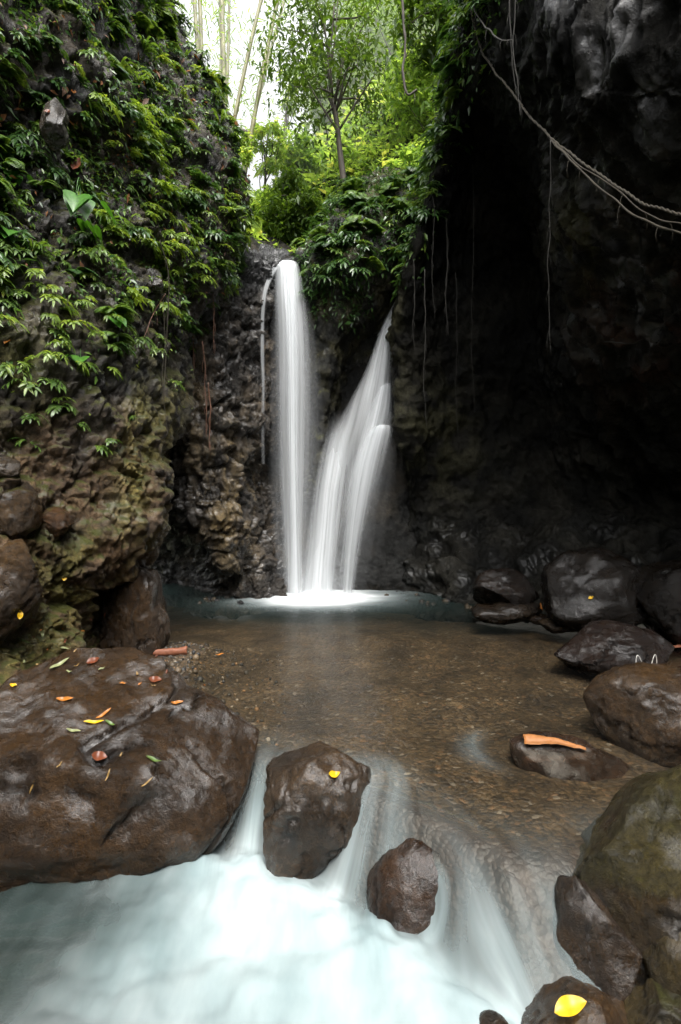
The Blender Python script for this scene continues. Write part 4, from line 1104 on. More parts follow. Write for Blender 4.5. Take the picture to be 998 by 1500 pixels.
# gravel bank pebbles
gm_ = rock_mat('pebble', 3.0, (.25, .6), .5, lo=.6, hi=1.4)
mb = MB()
PAL = np.array([(.03, .026, .02), (.06, .045, .028), (.10, .07, .04), (.02, .02, .02), (.20, .17, .13), (.16, .09, .04)])
bx, by = x, y
n_ok = 0
for _ in range(9000):
    a, b_ = rng.uniform(150, 420), rng.uniform(940, 1075)
    p = ONZ(a, b_, 0)
    if p[0] < -2.9 or rng.random() > math.exp(-max(0, p[0] + 1.75) * 2.2): continue
    i = np.abs(ys - p[1]).argmin() * len(xs) + np.abs(xs - p[0]).argmin()
    sc = rng.lognormal(-4.35, .45)
    Vv = ICO1 * sc * rng.uniform(.6, 1.2, 3)
    cth = rng.uniform(0, 6.28); Rz = np.array([[math.cos(cth), -math.sin(cth), 0], [math.sin(cth), math.cos(cth), 0], [0, 0, 1]])
    mb.add(Vv @ Rz.T + np.array([p[0], p[1], bz[i] + sc * .3]), ICO1F, PAL[rng.choice(6, p=[.3, .3, .17, .15, .03, .05])])
    n_ok += 1
    if n_ok > 2600: break
o = mb.build('gravel', gm_, tint=True); tag(o, 'small wet pebbles on the gravel bank left of the pool', kind='stuff')
mb = MB()
for _ in range(60):     # small cobbles along both shores of the pool
    if rng.random() < .5: a, b_ = rng.uniform(560, 800), 0; b_ = 868 + (a - 560) * .16 + rng.normal(0, 5)
    else: a, b_ = rng.uniform(290, 400), 0; b_ = 884 - (a - 290) * .12 + rng.normal(0, 4)
    p = ONZ(a, b_, 0); sc = rng.uniform(.03, .09)
    mb.add(ICO1 * sc * rng.uniform(.6, 1.2, 3) + p, ICO1F, PAL[rng.choice([0, 1, 3])] * .8)
o = mb.build('shore_rubble', M['black'], tint=True); tag(o, 'black rubble along the far shore of the pool', kind='stuff')

# ------------------------------------------------------------------ plants
def arc_pts(L, out, rise, n=8):
    t_ = np.linspace(0, 1, n)
    return np.stack([out * L * t_, 0 * t_, L * (rise * t_ - (rise * .9 + .15) * t_ ** 2.2)], 1)


def rotz(V, a):
    c_, s_ = math.cos(a), math.sin(a)
    return V @ np.array([[c_, s_, 0], [-s_, c_, 0], [0, 0, 1]])


def sprig_mesh(name, seed, ns, L, lf, m):
    r = np.random.default_rng(seed); mb = MB()
    for k in range(ns):
        a = r.uniform(-1.3, 1.3); l = L * r.uniform(.6, 1.15)
        c = rotz(arc_pts(l, r.uniform(.55, .9), r.uniform(.3, .9), 10), a)
        mb.add(*tube(c, np.linspace(.004, .0015, 10), 4, False))
        nl = int(r.integers(7, 12)); ts = np.linspace(.25, 1, nl)
        pos = np.stack([np.interp(ts, np.linspace(0, 1, 10), c[:, j]) for j in range(3)], 1)
        T = np.gradient(c, axis=0)
        td = np.stack([np.interp(ts, np.linspace(0, 1, 10), T[:, j]) for j in range(3)], 1); td /= np.linalg.norm(td, axis=1)[:, None]
        sd = np.cross(td, [0, 0, 1.0]); sd /= np.linalg.norm(sd, axis=1)[:, None] + 1e-9
        sg = np.where(np.arange(nl) % 2 == 0, 1, -1)[:, None] * r.uniform(.6, 1.1, (nl, 1)); sg[-1] = .1
        dv = td * .75 + sd * sg + np.array([0, 0, .1])
        nn_ = np.cross(sd, td); nn_ = np.where(nn_[:, 2:3] < 0, -nn_, nn_) + r.normal(0, .2, (nl, 3))
        ll = lf * r.uniform(.75, 1.2, nl)
        mb.add(*leaves(pos, dv, nn_, ll, ll * .36, .35))
    return np.concatenate(mb.V), mb.F


def fern_mesh(seed, nf, L):
    r = np.random.default_rng(seed); mb = MB()
    for k in range(nf):
        a = r.uniform(-1.6, 1.6); l = L * r.uniform(.7, 1.1)
        c = rotz(arc_pts(l, r.uniform(.6, .85), r.uniform(.5, 1.0), 12), a)
        mb.add(*tube(c, np.linspace(.004, .0012, 12), 4, False))
        ts = np.repeat(np.linspace(.12, .98, 17), 2); nl = len(ts)
        pos = np.stack([np.interp(ts, np.linspace(0, 1, 12), c[:, j]) for j in range(3)], 1)
        T = np.gradient(c, axis=0); td = np.stack([np.interp(ts, np.linspace(0, 1, 12), T[:, j]) for j in range(3)], 1); td /= np.linalg.norm(td, axis=1)[:, None]
        sd = np.cross(td, [0, 0, 1.0]); sd /= np.linalg.norm(sd, axis=1)[:, None] + 1e-9
        sg = np.tile([1, -1], nl // 2)[:, None]
        ll = l * .26 * np.sin(np.pi * (ts * .85 + .12)) + .01
        mb.add(*leaves(pos, sd * sg + td * .35, np.cross(sd, td) * -1 + [0, 0, .01], ll, ll * .26 + .004, .25, True))
    return np.concatenate(mb.V), mb.F


def broad_mesh(seed, nl, L, lf):
    r = np.random.default_rng(seed); mb = MB()
    for k in range(nl):
        a = r.uniform(-1.3, 1.3); l = L * r.uniform(.6, 1.1)
        c = rotz(arc_pts(l, r.uniform(.3, .8), r.uniform(.9, 1.4), 9), a)
        mb.add(*tube(c, np.linspace(.006, .003, 9), 5, False))
        tip = c[-1]; dirv = rotz(np.array([[.75, 0, -.55]]), a + r.uniform(-.5, .5))[0]
        ll = lf * r.uniform(.8, 1.15)
        s_ = np.cross(dirv, [0, 0, 1.]); s_ /= np.linalg.norm(s_); up = np.cross(s_, dirv); up /= np.linalg.norm(up)
        V = []; F = []
        prof = [(-.22, .25), (-.12, .44), (.05, .52), (.25, .46), (.5, .33), (.75, .16), (.92, .05), (1, .004)]
        for (t_, w) in prof:
            for q in (-1, -.5, 0, .5, 1):
                base_in = 0.20 if (t_ < -.05 and q == 0) else 0
                V.append(tip + dirv * ll * (t_ + base_in) + s_ * w * ll * q + up * (abs(q) * w * ll * .28 - .18 * ll * max(0, t_) ** 2))
        for i in range(len(prof) - 1):
            for j in range(4): F.append([i * 5 + j, i * 5 + j + 1, i * 5 + j + 6, i * 5 + j + 5])
        mb.add(np.array(V), F)
    return np.concatenate(mb.V), mb.F


def strap_mesh(seed, nl, L):
    r = np.random.default_rng(seed); mb = MB()
    for k in range(nl):
        a = r.uniform(-1.5, 1.5); l = L * r.uniform(.5, 1.1)
        c = rotz(arc_pts(l, r.uniform(.5, .9), r.uniform(.4, 1.1), 9), a)
        t_ = np.linspace(0, 1, 9); w = l * .035 * np.sin(np.pi * np.clip(t_ * .9 + .08, 0, 1)) + .001
        T = np.gradient(c, axis=0); s_ = np.cross(T, [0, 0, 1.]); s_ /= np.linalg.norm(s_, axis=1)[:, None]
        V = np.stack([c - s_ * w[:, None], c - [0, 0, .004], c + s_ * w[:, None]], 1).reshape(-1, 3)
        mb.add(V, gridfaces(9, 3))
    return np.concatenate(mb.V), mb.F


def proto(name, VF, m):
    me = bpy.data.meshes.new(name); me.from_pydata(VF[0].tolist(), [], VF[1]); me.polygons.foreach_set('use_smooth', np.ones(len(me.polygons), bool)); me.materials.append(M[m]); me.update()
    return me


SPR = [proto('leafy_sprig', sprig_mesh('s', 10 + i, 4 + i % 3, .28, .078, 'sprig'), 'sprig') for i in range(7)]
SPD = [proto('leafy_plant', sprig_mesh('s', 40 + i, 7 + i % 3, .36, .088, 'deep'), 'deep') for i in range(6)]
FRN = [proto('fern', fern_mesh(60 + i, 5 + i % 3, .4), 'deep' if i % 2 else 'sprig') for i in range(5)]
LIM = [proto('lime_sprig', sprig_mesh('s', 110 + i, 5 + i % 3, .30, .085, 'lime'), 'lime') for i in range(4)]
BRD = [proto('broad_leaf_plant', broad_mesh(80 + i, 4 + i % 2, .42, .22), 'broad') for i in range(3)]
STR = [proto('strap_leaf_tuft', strap_mesh(90 + i, 16, .5), 'sprig') for i in range(3)]


def plant(me, p, n, sc, label, cat, group=None, yaw=None):
    o = bpy.data.objects.new(me.name.split('.')[0], me)
    C.objects.link(o)
    o.location = p
    a = math.atan2(n[1], n[0]) + (rng.normal(0, .5) if yaw is None else yaw)
    o.rotation_euler = (rng.normal(0, .12), rng.normal(.05, .12), a)
    o.scale = (sc, sc, sc * rng.uniform(.85, 1.15))
    tag(o, label, cat, group)
    return o


def at_px(me, px, py, sc, label, cat, group=None):
    p, n = hit(px, py)
    n = Vector(n); n.z *= .3; n.normalize()
    return plant(me, p - n * .01, n, sc, label, cat, group)


# sprigs one can tell apart on the bare rock of the left wall
for k, (a, b_, sc, lab) in enumerate([
    (40, 648, .75, 'lowest bright sprig, at the left over the round brown boulder'),
    (42, 612, .8, 'bright sprig just above the lowest one on the left wall'),
    (88, 597, .9, 'wide bright sprig right of the column of low sprigs'),
    (40, 565, 1.0, 'yellowish sprig growing from the rock ledge near the left edge'),
    (15, 540, 1.1, 'pale sprig at the left edge above the yellowish one'),
    (70, 560, .9, 'lime sprig between the pale sprig and the wide bright sprig'),
    (140, 657, .8, 'lone lime sprig on the bare rock hump'),
    (163, 645, .6, 'small sprig beside the lone lime sprig'),
    (115, 622, .6, 'tiny sprig over the lone lime sprig'),
    (195, 612, .5, 'tiny sprig on the mossy rock near the yellow vine'),
    (228, 495, .9, 'bright sprig in the dark recess beside the yellow vine'),
    (230, 515, .8, 'second sprig under the bright one beside the yellow vine'),
    (250, 560, .9, 'sprig with pale leaves where the yellow vine ends'),
    (120, 535, .9, 'sprig in the middle of the sparse wall'),
]):
    at_px(SPR[k % 7], a, b_, sc, lab, 'sprig')
for k, (a, b_, sc, lab) in enumerate([
    (105, 320, .9, 'broad green leaves on long stalks near the brown dead leaf'), (20, 262, .8, 'grey green broad leaves at the left edge'), (118, 528, .7, 'deep green broad leaves low on the left wall'),
    (160, 470, .8, 'broad dark leaves beneath the fern clumps'), (5, 345, .8, 'pale veined broad leaf at the left edge below the grey one')]):
    at_px(BRD[k % 3], a, b_, sc, lab, 'plant')
at_px(FRN[0], 5, 110, .9, 'small yellowish fern at the upper left edge', 'fern')

# plants covering the left wall: individuals
W = sstep(570, 380, Lpy + 60 * fbm(LP * .9, 3)) * (0.35 + .65 * sstep(-.35, .25, fbm(LP * 1.3 + 4, 3)))
G3 = LP.reshape(480, 380, 3)
ar = np.linalg.norm(np.cross(np.gradient(G3, axis=0), np.gradient(G3, axis=1)), axis=2).ravel()
vis = (Lpx > -60) & (Lpx < 385) & (Lpy > -120) & (Lpy < 640) & ((LN * (CAM - LP)).sum(1) > 0)
if vis.sum() < 2000: vis = (Lpx > -60) & (Lpx < 385) & (Lpy > -120) & (Lpy < 640)
pr = W * ar * vis; pr /= pr.sum()
LNc = LN * np.sign((LN * (CAM - LP)).sum(1))[:, None]
idx = rng.choice(len(LP), 420, replace=False, p=pr)
KIND = {'spr': (SPR, 'lime leafy sprig among the dense plants of the left wall', 'sprig', 'lime sprigs massed on the left wall'),
        'spd': (SPD, 'dark glossy leafy plant among the dense growth of the left wall', 'plant', 'dark leafy plants massed on the left wall'),
        'frn': (FRN, 'arching fern among the dense growth of the left wall', 'fern', 'ferns massed on the left wall'),
        'str': (STR, 'tuft of long narrow leaves on the left wall', 'grass tuft', 'narrow-leaved tufts on the left wall')}
for i in idx:
    a, b_ = Lpx[i], Lpy[i]
    up_ = sstep(330, 120, b_)
    k = rng.choice(['spr', 'spd', 'frn', 'str'], p=np.array([.66 - .3 * up_, .12 + .2 * up_, .15, .07 + .1 * up_]))
    ms, lab, cat, grp = KIND[k]
    n = LNc[i] * (1, 1, .3); n /= np.linalg.norm(n)
    plant(ms[rng.integers(len(ms))], LP[i] - n * .02, n, rng.uniform(.6, 1.1), lab, cat, grp)

prl = ar * vis * np.clip(blob(Lpx, Lpy, 255, 345, 75, 70) + .7 * blob(Lpx, Lpy, 60, 470, 70, 70) + .5 * blob(Lpx, Lpy, 200, 170, 90, 70), 0, 1); prl /= prl.sum()
for i in rng.choice(len(LP), 130, replace=False, p=prl):
    n = LNc[i] * (1, 1, .3); n /= np.linalg.norm(n)
    plant(LIM[rng.integers(len(LIM))], LP[i] + n * .06, n, rng.uniform(.42, 1.0), 'yellow-green leafy sprig standing out against the darker plants of the left wall', 'sprig', 'yellow-green sprigs on the left wall')
pb_, nb_ = hit(118, 300)
plant(BRD[1], pb_ + Vector((.12, -.25, -.1)), Vector((.5, -1, 0)), 1.25, 'large arrow-shaped bright green leaves leaning out from the left wall', 'plant', yaw=0)

# plants on the buttress between the falls and along its top
G4 = MPt.reshape(190, 150, 3)
ar4 = np.linalg.norm(np.cross(np.gradient(G4, axis=0), np.gradient(G4, axis=1)), axis=2).ravel()
pr = ar4 * ((Mpy < 440) & (Mpx > 430) & (Mpx < 640) & ((Mpx < 540) | (Mpy < 385))) * sstep(470, 380, Mpy + 40 * fbm(MPt, 3)) ; pr /= pr.sum()
for i in rng.choice(len(MPt), 110, replace=False, p=pr):
    n = MN[i] * np.sign((MN[i] * (CAM - MPt[i])).sum()) * (1, 1, .3); n /= np.linalg.norm(n) + 1e-6
    k = rng.choice(['f', 'd', 's'], p=[.45, .35, .2])
    ms, lab, cat, grp = {'f': (FRN, 'dark fern hanging on the buttress between the waterfalls', 'fern', 'ferns on the buttress between the waterfalls'),
                         'd': (SPD, 'dark leafy plant on the buttress between the waterfalls', 'plant', 'leafy plants on the buttress between the waterfalls'),
                         's': (SPR, 'bright sprig on the buttress between the waterfalls', 'sprig', 'sprigs on the buttress between the waterfalls')}[k]
    plant(ms[rng.integers(len(ms))], MPt[i] - n * .02, n, rng.uniform(.9, 1.5), lab, cat, grp)

# foliage along the left rim of the right wall
ar5 = np.linalg.norm(np.cross(np.gradient(RP.reshape(340, 330, 3), axis=0), np.gradient(RP.reshape(340, 330, 3), axis=1)), axis=2).ravel()
rimx = np.interp(Rpy, [-200, 0, 120, 220, 345, 470], [720, 690, 664, 638, 600, 565])
pr = ar5 * np.exp(-np.abs(Rpx - rimx - 5) / (10 + 14 * sstep(250, 0, Rpy))) * ((Rpy > -60) & (Rpy < 395)); pr /= pr.sum()
for i in rng.choice(len(RP), 130, replace=False, p=pr):
    n = np.array([-.5, -.8, .1])
    k = rng.choice(['d', 'f', 's'], p=[.3, .2, .5])
    ms, lab, cat, grp = {'d': (SPD, 'leafy plant drooping from the rim of the right wall', 'plant', 'plants along the rim of the right wall'),
                         'f': (FRN, 'fern drooping from the rim of the right wall', 'fern', 'ferns along the rim of the right wall'),
                         's': (SPR, 'bright sprig on the rim of the right wall', 'sprig', 'sprigs along the rim of the right wall')}[k]
    plant(ms[rng.integers(len(ms))], RP[i] - n * .02, n, rng.uniform(.8, 1.5), lab, cat, grp)

# uncountable small leaves and moss hugging the rock
def carpet(P, Nn, pr, n, size, name, m, label):
    i = rng.choice(len(P), n, p=pr / pr.sum())
    nn_ = Nn[i]
    dv = nn_ * .7 + rng.normal(0, .6, (n, 3)) + np.array([0, 0, -.35])
    ll = size * rng.lognormal(0, .35, n)
    V, F = leaves(P[i] + nn_ * .01 + rng.normal(0, .03, (n, 3)), dv, nn_ + np.array([0, 0, .8]) + rng.normal(0, .3, (n, 3)), ll, ll * .42, .3, False)
    o = mesh(name, V, F, M[m]); tag(o, label, kind='stuff')
    return o
clump = sstep(-.2, .4, fbm(LP * 2.1 + 7, 3))
carpet(LP, LNc, ar * vis * sstep(540, 330, Lpy + 70 * fbm(LP * .9, 3)) * (0.15 + clump), 9000, .065, 'undergrowth', 'deep', 'small dark leaves covering the left wall between the plants')
carpet(LP, LNc, ar * vis * sstep(600, 400, Lpy + 70 * fbm(LP * .9, 3)) * clump, 6000, .055, 'undergrowth', 'sprig', 'small lime leaves covering the left wall between the plants')
carpet(LP, LNc, ar * vis * sstep(520, 200, Lpy) * (1 - clump), 450, .08, 'leaf_litter', 'dry', 'brown leaf litter caught among the plants of the left wall')
MNc = MN * np.sign((MN * (CAM - MPt)).sum(1))[:, None]
carpet(MPt, MNc, ar4 * sstep(500, 380, Mpy + 50 * fbm(MPt * 1.1, 3)) * (Mpx > 430) * ((Mpx < 545) | (Mpy < 400)), 7000, .085, 'undergrowth', 'deep', 'small leaves matting the buttress between the waterfalls')
RNc = RN * np.sign((RN * (CAM - RP)).sum(1))[:, None]
carpet(RP, RNc, ar5 * np.exp(-np.abs(Rpx - rimx) / (8 + 14 * sstep(200, 0, Rpy))) * ((Rpy > -80) & (Rpy < 430)), 5500, .09, 'creeper_leaves', 'deep', 'small leaves matting the rim of the right wall')
HNc = HN * np.sign(HN[:, 2])[:, None]
Hpx, Hpy = proj(HPt)
prh = (Hpx > 300) & (Hpx < 720) & (Hpy > -80)
carpet(HPt, HNc, prh * 1.0, 16000, .20, 'undergrowth', 'forest', 'leafy undergrowth covering the wooded slope behind the waterfalls')
carpet(HPt, HNc, prh * (HPt[:, 1] < 14.5) * 1.0, 7000, .13, 'undergrowth', 'forest_dark', 'shaded leaves along the stream above the waterfalls')

# ------------------------------------------------------------------ trees
def tree(label, base, crown, R, d, leafm, nclus, nper, lsz, seed, trunk_r=.07, lean=None, cat='tree', group=None, squash=1.0, name='tree', gap=1.0):
    r = np.random.default_rng(seed)
    bp_ = U(*base, d)
    t = empty(name, bp_); tag(t, label, cat, group)
    cc = U(*crown, d); Rw = R / FPX * d
    path = [bp_] + ([U(a, b_, d) for a, b_ in lean] if lean else [bp_ + (cc - bp_) * .5 + r.normal(0, .12, 3)]) + [cc + np.array([0, 0, Rw * .5 * squash])]
    tp = cr(np.array(path), 26)
    mb = MB(); mb.add(*tube(tp - bp_, np.linspace(trunk_r, trunk_r * .25, 26), 7))
    cl = []
    for _ in range(nclus):
        v = r.normal(size=3); v /= np.linalg.norm(v); v *= r.random() ** .45
        cl.append(cc + v * Rw * np.array([1, .8, squash]))
    pos = []; 
    for k, c in enumerate(cl):
        j = r.integers(10, 25) if not lean else np.clip(int(26 * (.45 + .5 * r.random())), 0, 25)
        q = tp[j]; mid = (q + c) / 2 + r.normal(0, .08 * Rw, 3) + np.array([0, 0, .08 * Rw])
        if k % 2 == 0: mb.add(*tube(cr(np.array([q, mid, c]), 8) - bp_, np.linspace(trunk_r * .32, .006, 8), 5))
        pos.append(c + r.normal(0, 1, (nper, 3)) * Rw * np.array([.17, .17, .11]) * gap)
    mb.build('trunk', M['bark'], t)
    pos = np.concatenate(pos); n = len(pos)
    dv = r.normal(0, 1, (n, 3)) * (1, 1, .5) + np.array([0, 0, -.35]) 
    ll = lsz * r.lognormal(0, .25, n)
    V, F = leaves(pos, dv, np.array([0, 0, 1.]) + r.normal(0, .45, (n, 3)), ll, ll * .40, .3, False)
    mesh('crown', V - bp_, F, M[leafm], t)
    return t


tree('slender dark-trunked tree standing alone above the buttress', (507, 308), (490, 70), 100, 12.7, 'forest_dark', 50, 90, .12, 101, .085, [(503, 262), (497, 212), (492, 165), (483, 112)], squash=1.2)
FOREST = [
    ((575, 300), (575, 215), 62, 15.5, 'forest', 40, 80, .17, 'bushy bright tree to the right of the slender tree'),
    ((640, 300), (628, 130), 70, 14.0, 'forest', 44, 80, .16, 'leafy tree against the rim of the right wall'),
    ((600, 260), (590, 60), 85, 18, 'forest', 46, 80, .20, 'tall tree high above the slender tree on the right'),
    ((535, 330), (535, 262), 46, 14.5, 'forest', 34, 70, .15, 'low bright bush tree at the foot of the slender tree'),
    ((440, 340), (442, 245), 46, 15.5, 'forest', 36, 80, .17, 'light green tree over the tall waterfall'),
    ((385, 370), (392, 215), 32, 14.5, 'forest', 18, 50, .14, 'thin light tree beside the left wall'),
    ((372, 372), (388, 310), 34, 14.0, 'forest', 30, 80, .14, 'low bush tree between left wall and tall waterfall'),
    ((480, 260), (488, 150), 55, 20, 'forest', 36, 80, .22, 'hazy tree far behind the slender tree'),
    ((545, 200), (545, 110), 90, 21, 'forest', 50, 80, .24, 'large hazy tree far up the slope'),
    ((520, 80), (515, -30), 75, 19, 'forest', 36, 70, .22, 'tree crown at the top edge above the slender tree'),
    ((660, 200), (645, 20), 60, 13, 'forest_dark', 40, 80, .15, 'dark leafed tree hanging over the right wall at the top'),
    ((420, 300), (425, 130), 26, 17, 'forest', 8, 40, .17, 'sparse tree against the white sky'),
    ((470, 350), (430, 300), 44, 13.3, 'forest_dark', 36, 90, .12, 'shaded shrub over the lip of the tall waterfall'),
    ((610, 300), (610, 268), 44, 13.2, 'forest', 36, 80, .13, 'low shrub on the right shoulder of the buttress'),
    ((345, 190), (352, 215), 20, 12.5, 'forest', 16, 50, .10, 'small bush on the shoulder of the left wall'),
    ((590, -60), (600, -40), 70, 22, 'forest', 30, 70, .25, 'tree crown at the top edge near the right wall'),
]
for k, (bs, cw, R, d_, lm, nc_, np_, ls, lab) in enumerate(FOREST):
    tree(lab, bs, cw, R, d_, lm, nc_, np_, ls, 200 + k, .06 if d_ < 15 else .09)

# bamboo behind the left wall
BAM = [(292, 150, 283, -60, 13.0, .055), (306, 190, 300, -60, 14, .06), (318, 190, 330, -60, 13.4, .05), (327, 200, 335, -60, 14.5, .07), (334, 210, 352, -60, 15, .05), (345, 220, 384, -60, 13.6, .055), (322, 160, 318, -60, 16, .05), (312, 160, 340, -60, 16.5, .045), (338, 200, 368, -60, 16, .05),
       (530, 160, 520, -60, 19, .06), (562, 120, 560, -60, 20, .06)]
BL = ['leftmost bamboo stem against the white sky', 'second bamboo stem from the left', 'bamboo stem leaning right in the middle of the clump', 'thickest bamboo stem of the clump', 'slim bamboo stem right of the thickest one', 'rightmost bamboo stem, leaning toward the sparse tree', 'faint thin bamboo stem behind the second one', 'faint bamboo stem leaning right behind the clump', 'faint bamboo stem at the back right of the clump', 'bamboo stem far behind the slender tree', 'bamboo stem at the top behind the tall trees']
for k, (xa, ya, xb, yb, d_, r_) in enumerate(BAM):
    a, b_ = U(xa, ya + 130, d_), U(xb, yb, d_); b_ = b_ + (b_ - a) * .25
    t = empty('bamboo', a); tag(t, BL[k], 'bamboo')
    n = 60; tt = np.linspace(0, 1, n)[:, None]
    b_ = b_ + np.array([(.5, -.4, .9, .1, -.7, .3, .8, -.2, 1.1, .2, -.3)[k], 0, 0])
    pts = (b_ - a) * tt + np.array([.5 * (k % 3 - 1), .1, 0]) * tt ** 2
    rad = r_ * (1 - .35 * tt[:, 0]); rad = rad * np.where(np.arange(n) % 5 == 0, 1.18, 1)
    mb = MB(); mb.add(*tube(pts, rad, 8)); mb.build('culm', M['bamboo'], t)
    m_ = 170; i = rng.integers(15, n, m_)
    V, F = leaves(pts[i] + rng.normal(0, .25, (m_, 3)), rng.normal(0, 1, (m_, 3)) * (1, 1, .3) + [0, 0, -.6], rng.normal(0, .5, (m_, 3)) + [0, 0, 1], rng.uniform(.15, .28, m_), .03, .3, False)
    mesh('leaves', V, F, M['forest'], t)

# ------------------------------------------------------------------ vines and ropes
def vine(label, pts, rad, m, cat='vine', name='vine', group=None, wob=.022, twist=0, n=None):
    K = np.array([U(*p) for p in pts])
    n = n or max(16, len(K) * 10)
    Pt = cr(K, n)
    Pt = Pt + wob * np.stack([pn(Pt * 3 + q) for q in (1.3, 7.7, 4.1)], 1)
    mb = MB()
    if twist:
        for s_ in range(2):
            ph = np.linspace(0, twist * 2 * math.pi, n) + s_ * math.pi
            mb.add(*tube(Pt + rad * .8 * np.stack([np.cos(ph), 0 * ph, np.sin(ph)], 1), rad, 6))
    else:
        tp_ = np.linspace(1, .45 if name == 'hanging_root' else .85, n)
        mb.add(*tube(Pt, rad * tp_ * (1 + .35 * pn(Pt * 6)), 6))
        for q in range(5, n - 4, max(4, n // 6)):       # fine side rootlets
            h_ = Pt[q] + np.array([[0, 0, 0], [.02, -.01, -.03], [.03, -.01, -.09], [.02, -.01, -.16]]) * np.array([rng.choice([-1, 1]), 1, rng.uniform(.5, 1.6)])
            mb.add(*tube(h_, rad * .3, 4))
    b_ = Pt[-1]
    V = np.concatenate(mb.V)
    o = mesh(name, V - b_, mb.F, M[m]); o.location = b_
    tag(o, label, cat, group)
    return o


vine('twisted rope of vines slung across the upper right of the gorge', [(685, -40, 8.3), (696, 40, 8.2), (715, 90, 7.9), (752, 138, 7.2), (790, 185, 6.5), (845, 232, 5.8), (900, 272, 5.3), (950, 300, 4.9), (1010, 318, 4.5), (1080, 330, 4.2)], .009, 'vine', twist=34, n=260, cat='vine rope', name='vine_rope')
vine('smooth tan vine hanging just under the twisted rope', [(800, 196, 6.4), (830, 228, 5.85), (870, 268, 5.4), (920, 308, 5.0), (1000, 344, 4.5), (1080, 372, 4.2)], .010, 'vine', n=80)
vine('second thin strand curling round the twisted rope near the right edge', [(815, 210, 6.1), (850, 244, 5.7), (880, 262, 5.35), (920, 292, 5.05), (960, 318, 4.75), (1010, 330, 4.4)], .007, 'vine', n=80)
vine('pale loop of vine at the top of the right wall', [(686, -30, 8.0), (698, 20, 7.8), (720, 48, 7.3), (735, 58, 7.1), (752, 59, 6.9)], .010, 'vine_dark')
vine('thin root hanging from the top down to the rope', [(744, -40, 7.0), (746, 30, 7.0), (752, 90, 7.0), (756, 140, 6.95)], .010, 'vine_dark', cat='hanging root', name='hanging_root')
vine('second thin root at the top, right of the first one', [(756, -40, 6.9), (752, 60, 6.9), (758, 120, 6.85), (764, 170, 6.7)], .007, 'vine_dark', cat='hanging root', name='hanging_root')
vine('long thin root dangling below the rope in front of the dark hollow', [(808, 205, 6.2), (806, 300, 6.2), (803, 400, 6.2), (806, 520, 6.2)], .005, 'vine_dark', cat='hanging root', name='hanging_root')
for k, (a, ya, yb, d_, r_, lab) in enumerate([(622, 395, 625, 10.0, .010, 'pale root hanging nearest the slanting waterfall'), (654, 320, 490, 10.2, .016, 'thick short root on the dark wall'), (692, 170, 600, 10.0, .006, 'long faint root in the middle of the dark wall'),
                                     (606, 380, 520, 9.9, .007, 'short root beside the rim of the right wall'), (634, 240, 470, 9.9, .007, 'thin root between the pale root and the thick one'), (668, 400, 640, 10.2, .005, 'hair-thin root right of the thick short one')]):
    vine(lab, [(a, ya, d_), (a + 2, ya * .6 + yb * .4, d_), (a - 1, ya * .3 + yb * .7, d_), (a + 3, yb, d_)], r_, 'vine_dark', cat='hanging root', name='hanging_root')
vine('pale slack vine sagging low on the right wall', [(885, 500, 7.9), (925, 502, 7.6), (950, 492, 7.3), (975, 470, 7.0), (1010, 440, 6.7)], .006, 'vine_dark')
vine('yellowish vine hanging straight in the left recess', [(234, 352, 7.2), (247, 400, 7.3), (246, 470, 7.3), (243, 530, 7.3), (240, 585, 7.2)], .007, 'vine', wob=.006)
vine('thin twin of the yellowish vine in the left recess', [(240, 440, 7.25), (242, 500, 7.25), (238, 560, 7.2), (246, 640, 7.1)], .004, 'vine', wob=.006)
vine('thin vine leaning across the left recess', [(243, 430, 7.4), (225, 460, 7.4), (212, 490, 7.3), (206, 512, 7.2)], .005, 'root')
for k, (pts, lab) in enumerate([([(310, 370, 9.2), (313, 440, 9.3), (314, 520, 9.4)], 'straight thin root at the top of the cobbly wall'),
                                ([(284, 470, 9.3), (283, 540, 9.35), (280, 612, 9.4)], 'reddish root hanging at the left of the cobbly wall'),
                                ([(298, 500, 9.35), (301, 570, 9.4), (303, 640, 9.4)], 'reddish root in the middle of the cobbly wall'),
                                ([(306, 560, 9.4), (308, 610, 9.45), (307, 660, 9.4)], 'short reddish root beside the middle one')]):
    vine(lab, pts, .012 if k else .008, 'root', cat='hanging root', name='hanging_root')
vine('curved bare branch hanging at the top right of the trees', [(588, -40, 11), (590, 20, 11), (594, 70, 11), (590, 105, 11), (597, 138, 11), (612, 132, 11)], .025, 'bark', cat='branch', name='branch')

# haze hanging in the forest above and, thinner, in the gorge
def haze(name, lo, hi, dens, label):
    m, nt, N, Lk, out = mat(name + '_volume')
    v = N('ShaderNodeVolumeScatter'); v.inputs['Density'].default_value = dens; v.inputs['Anisotropy'].default_value = 0.5; v.inputs['Color'].default_value = (1, 1, 1, 1)
    Lk(v.outputs[0], out.inputs['Volume'])
    (a, b, c), (d, e, f) = lo, hi
    V = [(a, b, c), (d, b, c), (d, e, c), (a, e, c), (a, b, f), (d, b, f), (d, e, f), (a, e, f)]
    o = mesh(name, V, [[0, 3, 2, 1], [4, 5, 6, 7], [0, 1, 5, 4], [1, 2, 6, 5], [2, 3, 7, 6], [3, 0, 4, 7]], m, smooth=False)
    tag(o, label, kind='stuff')
haze('mist', (-14, 13.6, 6), (14, 45, 24), 0.042, 'pale haze hanging in the trees behind the waterfalls')
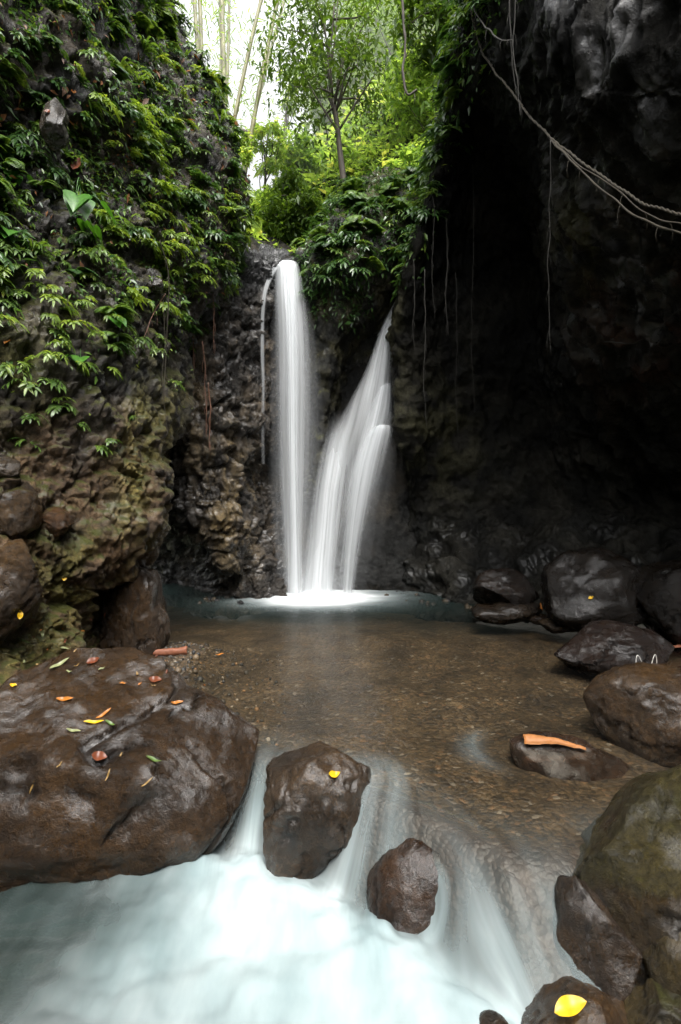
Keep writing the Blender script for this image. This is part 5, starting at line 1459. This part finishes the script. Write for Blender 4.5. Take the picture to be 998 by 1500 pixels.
# ------------------------------------------------------------------ light, sky, camera
scene = bpy.context.scene
wld = bpy.data.worlds.new('World'); scene.world = wld
wld.use_nodes = True
nt = wld.node_tree
for n in list(nt.nodes): nt.nodes.remove(n)
SUN_EL, SUN_AZ = RAD(62), RAD(168)       # azimuth clockwise from +Y
sky = nt.nodes.new('ShaderNodeTexSky'); sky.sky_type = 'NISHITA'; sky.sun_disc = False
sky.sun_elevation = SUN_EL; sky.sun_rotation = SUN_AZ; sky.air_density = 1.0; sky.dust_density = 6.0; sky.ozone_density = 1.0
hs = nt.nodes.new('ShaderNodeHueSaturation'); hs.inputs['Saturation'].default_value = 0.12; hs.inputs['Value'].default_value = 4.2
bg = nt.nodes.new('ShaderNodeBackground'); bg.inputs['Strength'].default_value = 0.15
wo = nt.nodes.new('ShaderNodeOutputWorld')
nt.links.new(sky.outputs[0], hs.inputs['Color']); nt.links.new(hs.outputs[0], bg.inputs[0]); nt.links.new(bg.outputs[0], wo.inputs[0])
ld = bpy.data.lights.new('sun', 'SUN'); ld.energy = 1.5; ld.angle = RAD(16); ld.color = (1.0, 0.93, 0.82)
so = bpy.data.objects.new('sun', ld); C.objects.link(so); so.location = (0, -5, 15)
sd = Vector((math.sin(SUN_AZ) * math.cos(SUN_EL), math.cos(SUN_AZ) * math.cos(SUN_EL), math.sin(SUN_EL)))
so.rotation_euler = sd.to_track_quat('Z', 'Y').to_euler()

cd = bpy.data.cameras.new('camera'); cd.sensor_fit = 'VERTICAL'; cd.sensor_height = 36; cd.sensor_width = 24; cd.lens = 36 * FPX / H0
cd.clip_start = 0.05; cd.clip_end = 600
co = bpy.data.objects.new('camera', cd); co.location = CAM; co.rotation_euler = (math.pi / 2 - PITCH, 0, 0); C.objects.link(co)
scene.camera = co
scene.view_settings.view_transform = 'Standard'; scene.view_settings.look = 'None'; scene.view_settings.exposure = 0
scene.cycles.use_denoising = True; scene.cycles.use_adaptive_sampling = True; scene.cycles.adaptive_threshold = 0.02
scene.cycles.max_bounces = 6; scene.cycles.transparent_max_bounces = 14; scene.cycles.diffuse_bounces = 2; scene.cycles.glossy_bounces = 2; scene.cycles.transmission_bounces = 4
scene.cycles.caustics_reflective = False; scene.cycles.caustics_refractive = False
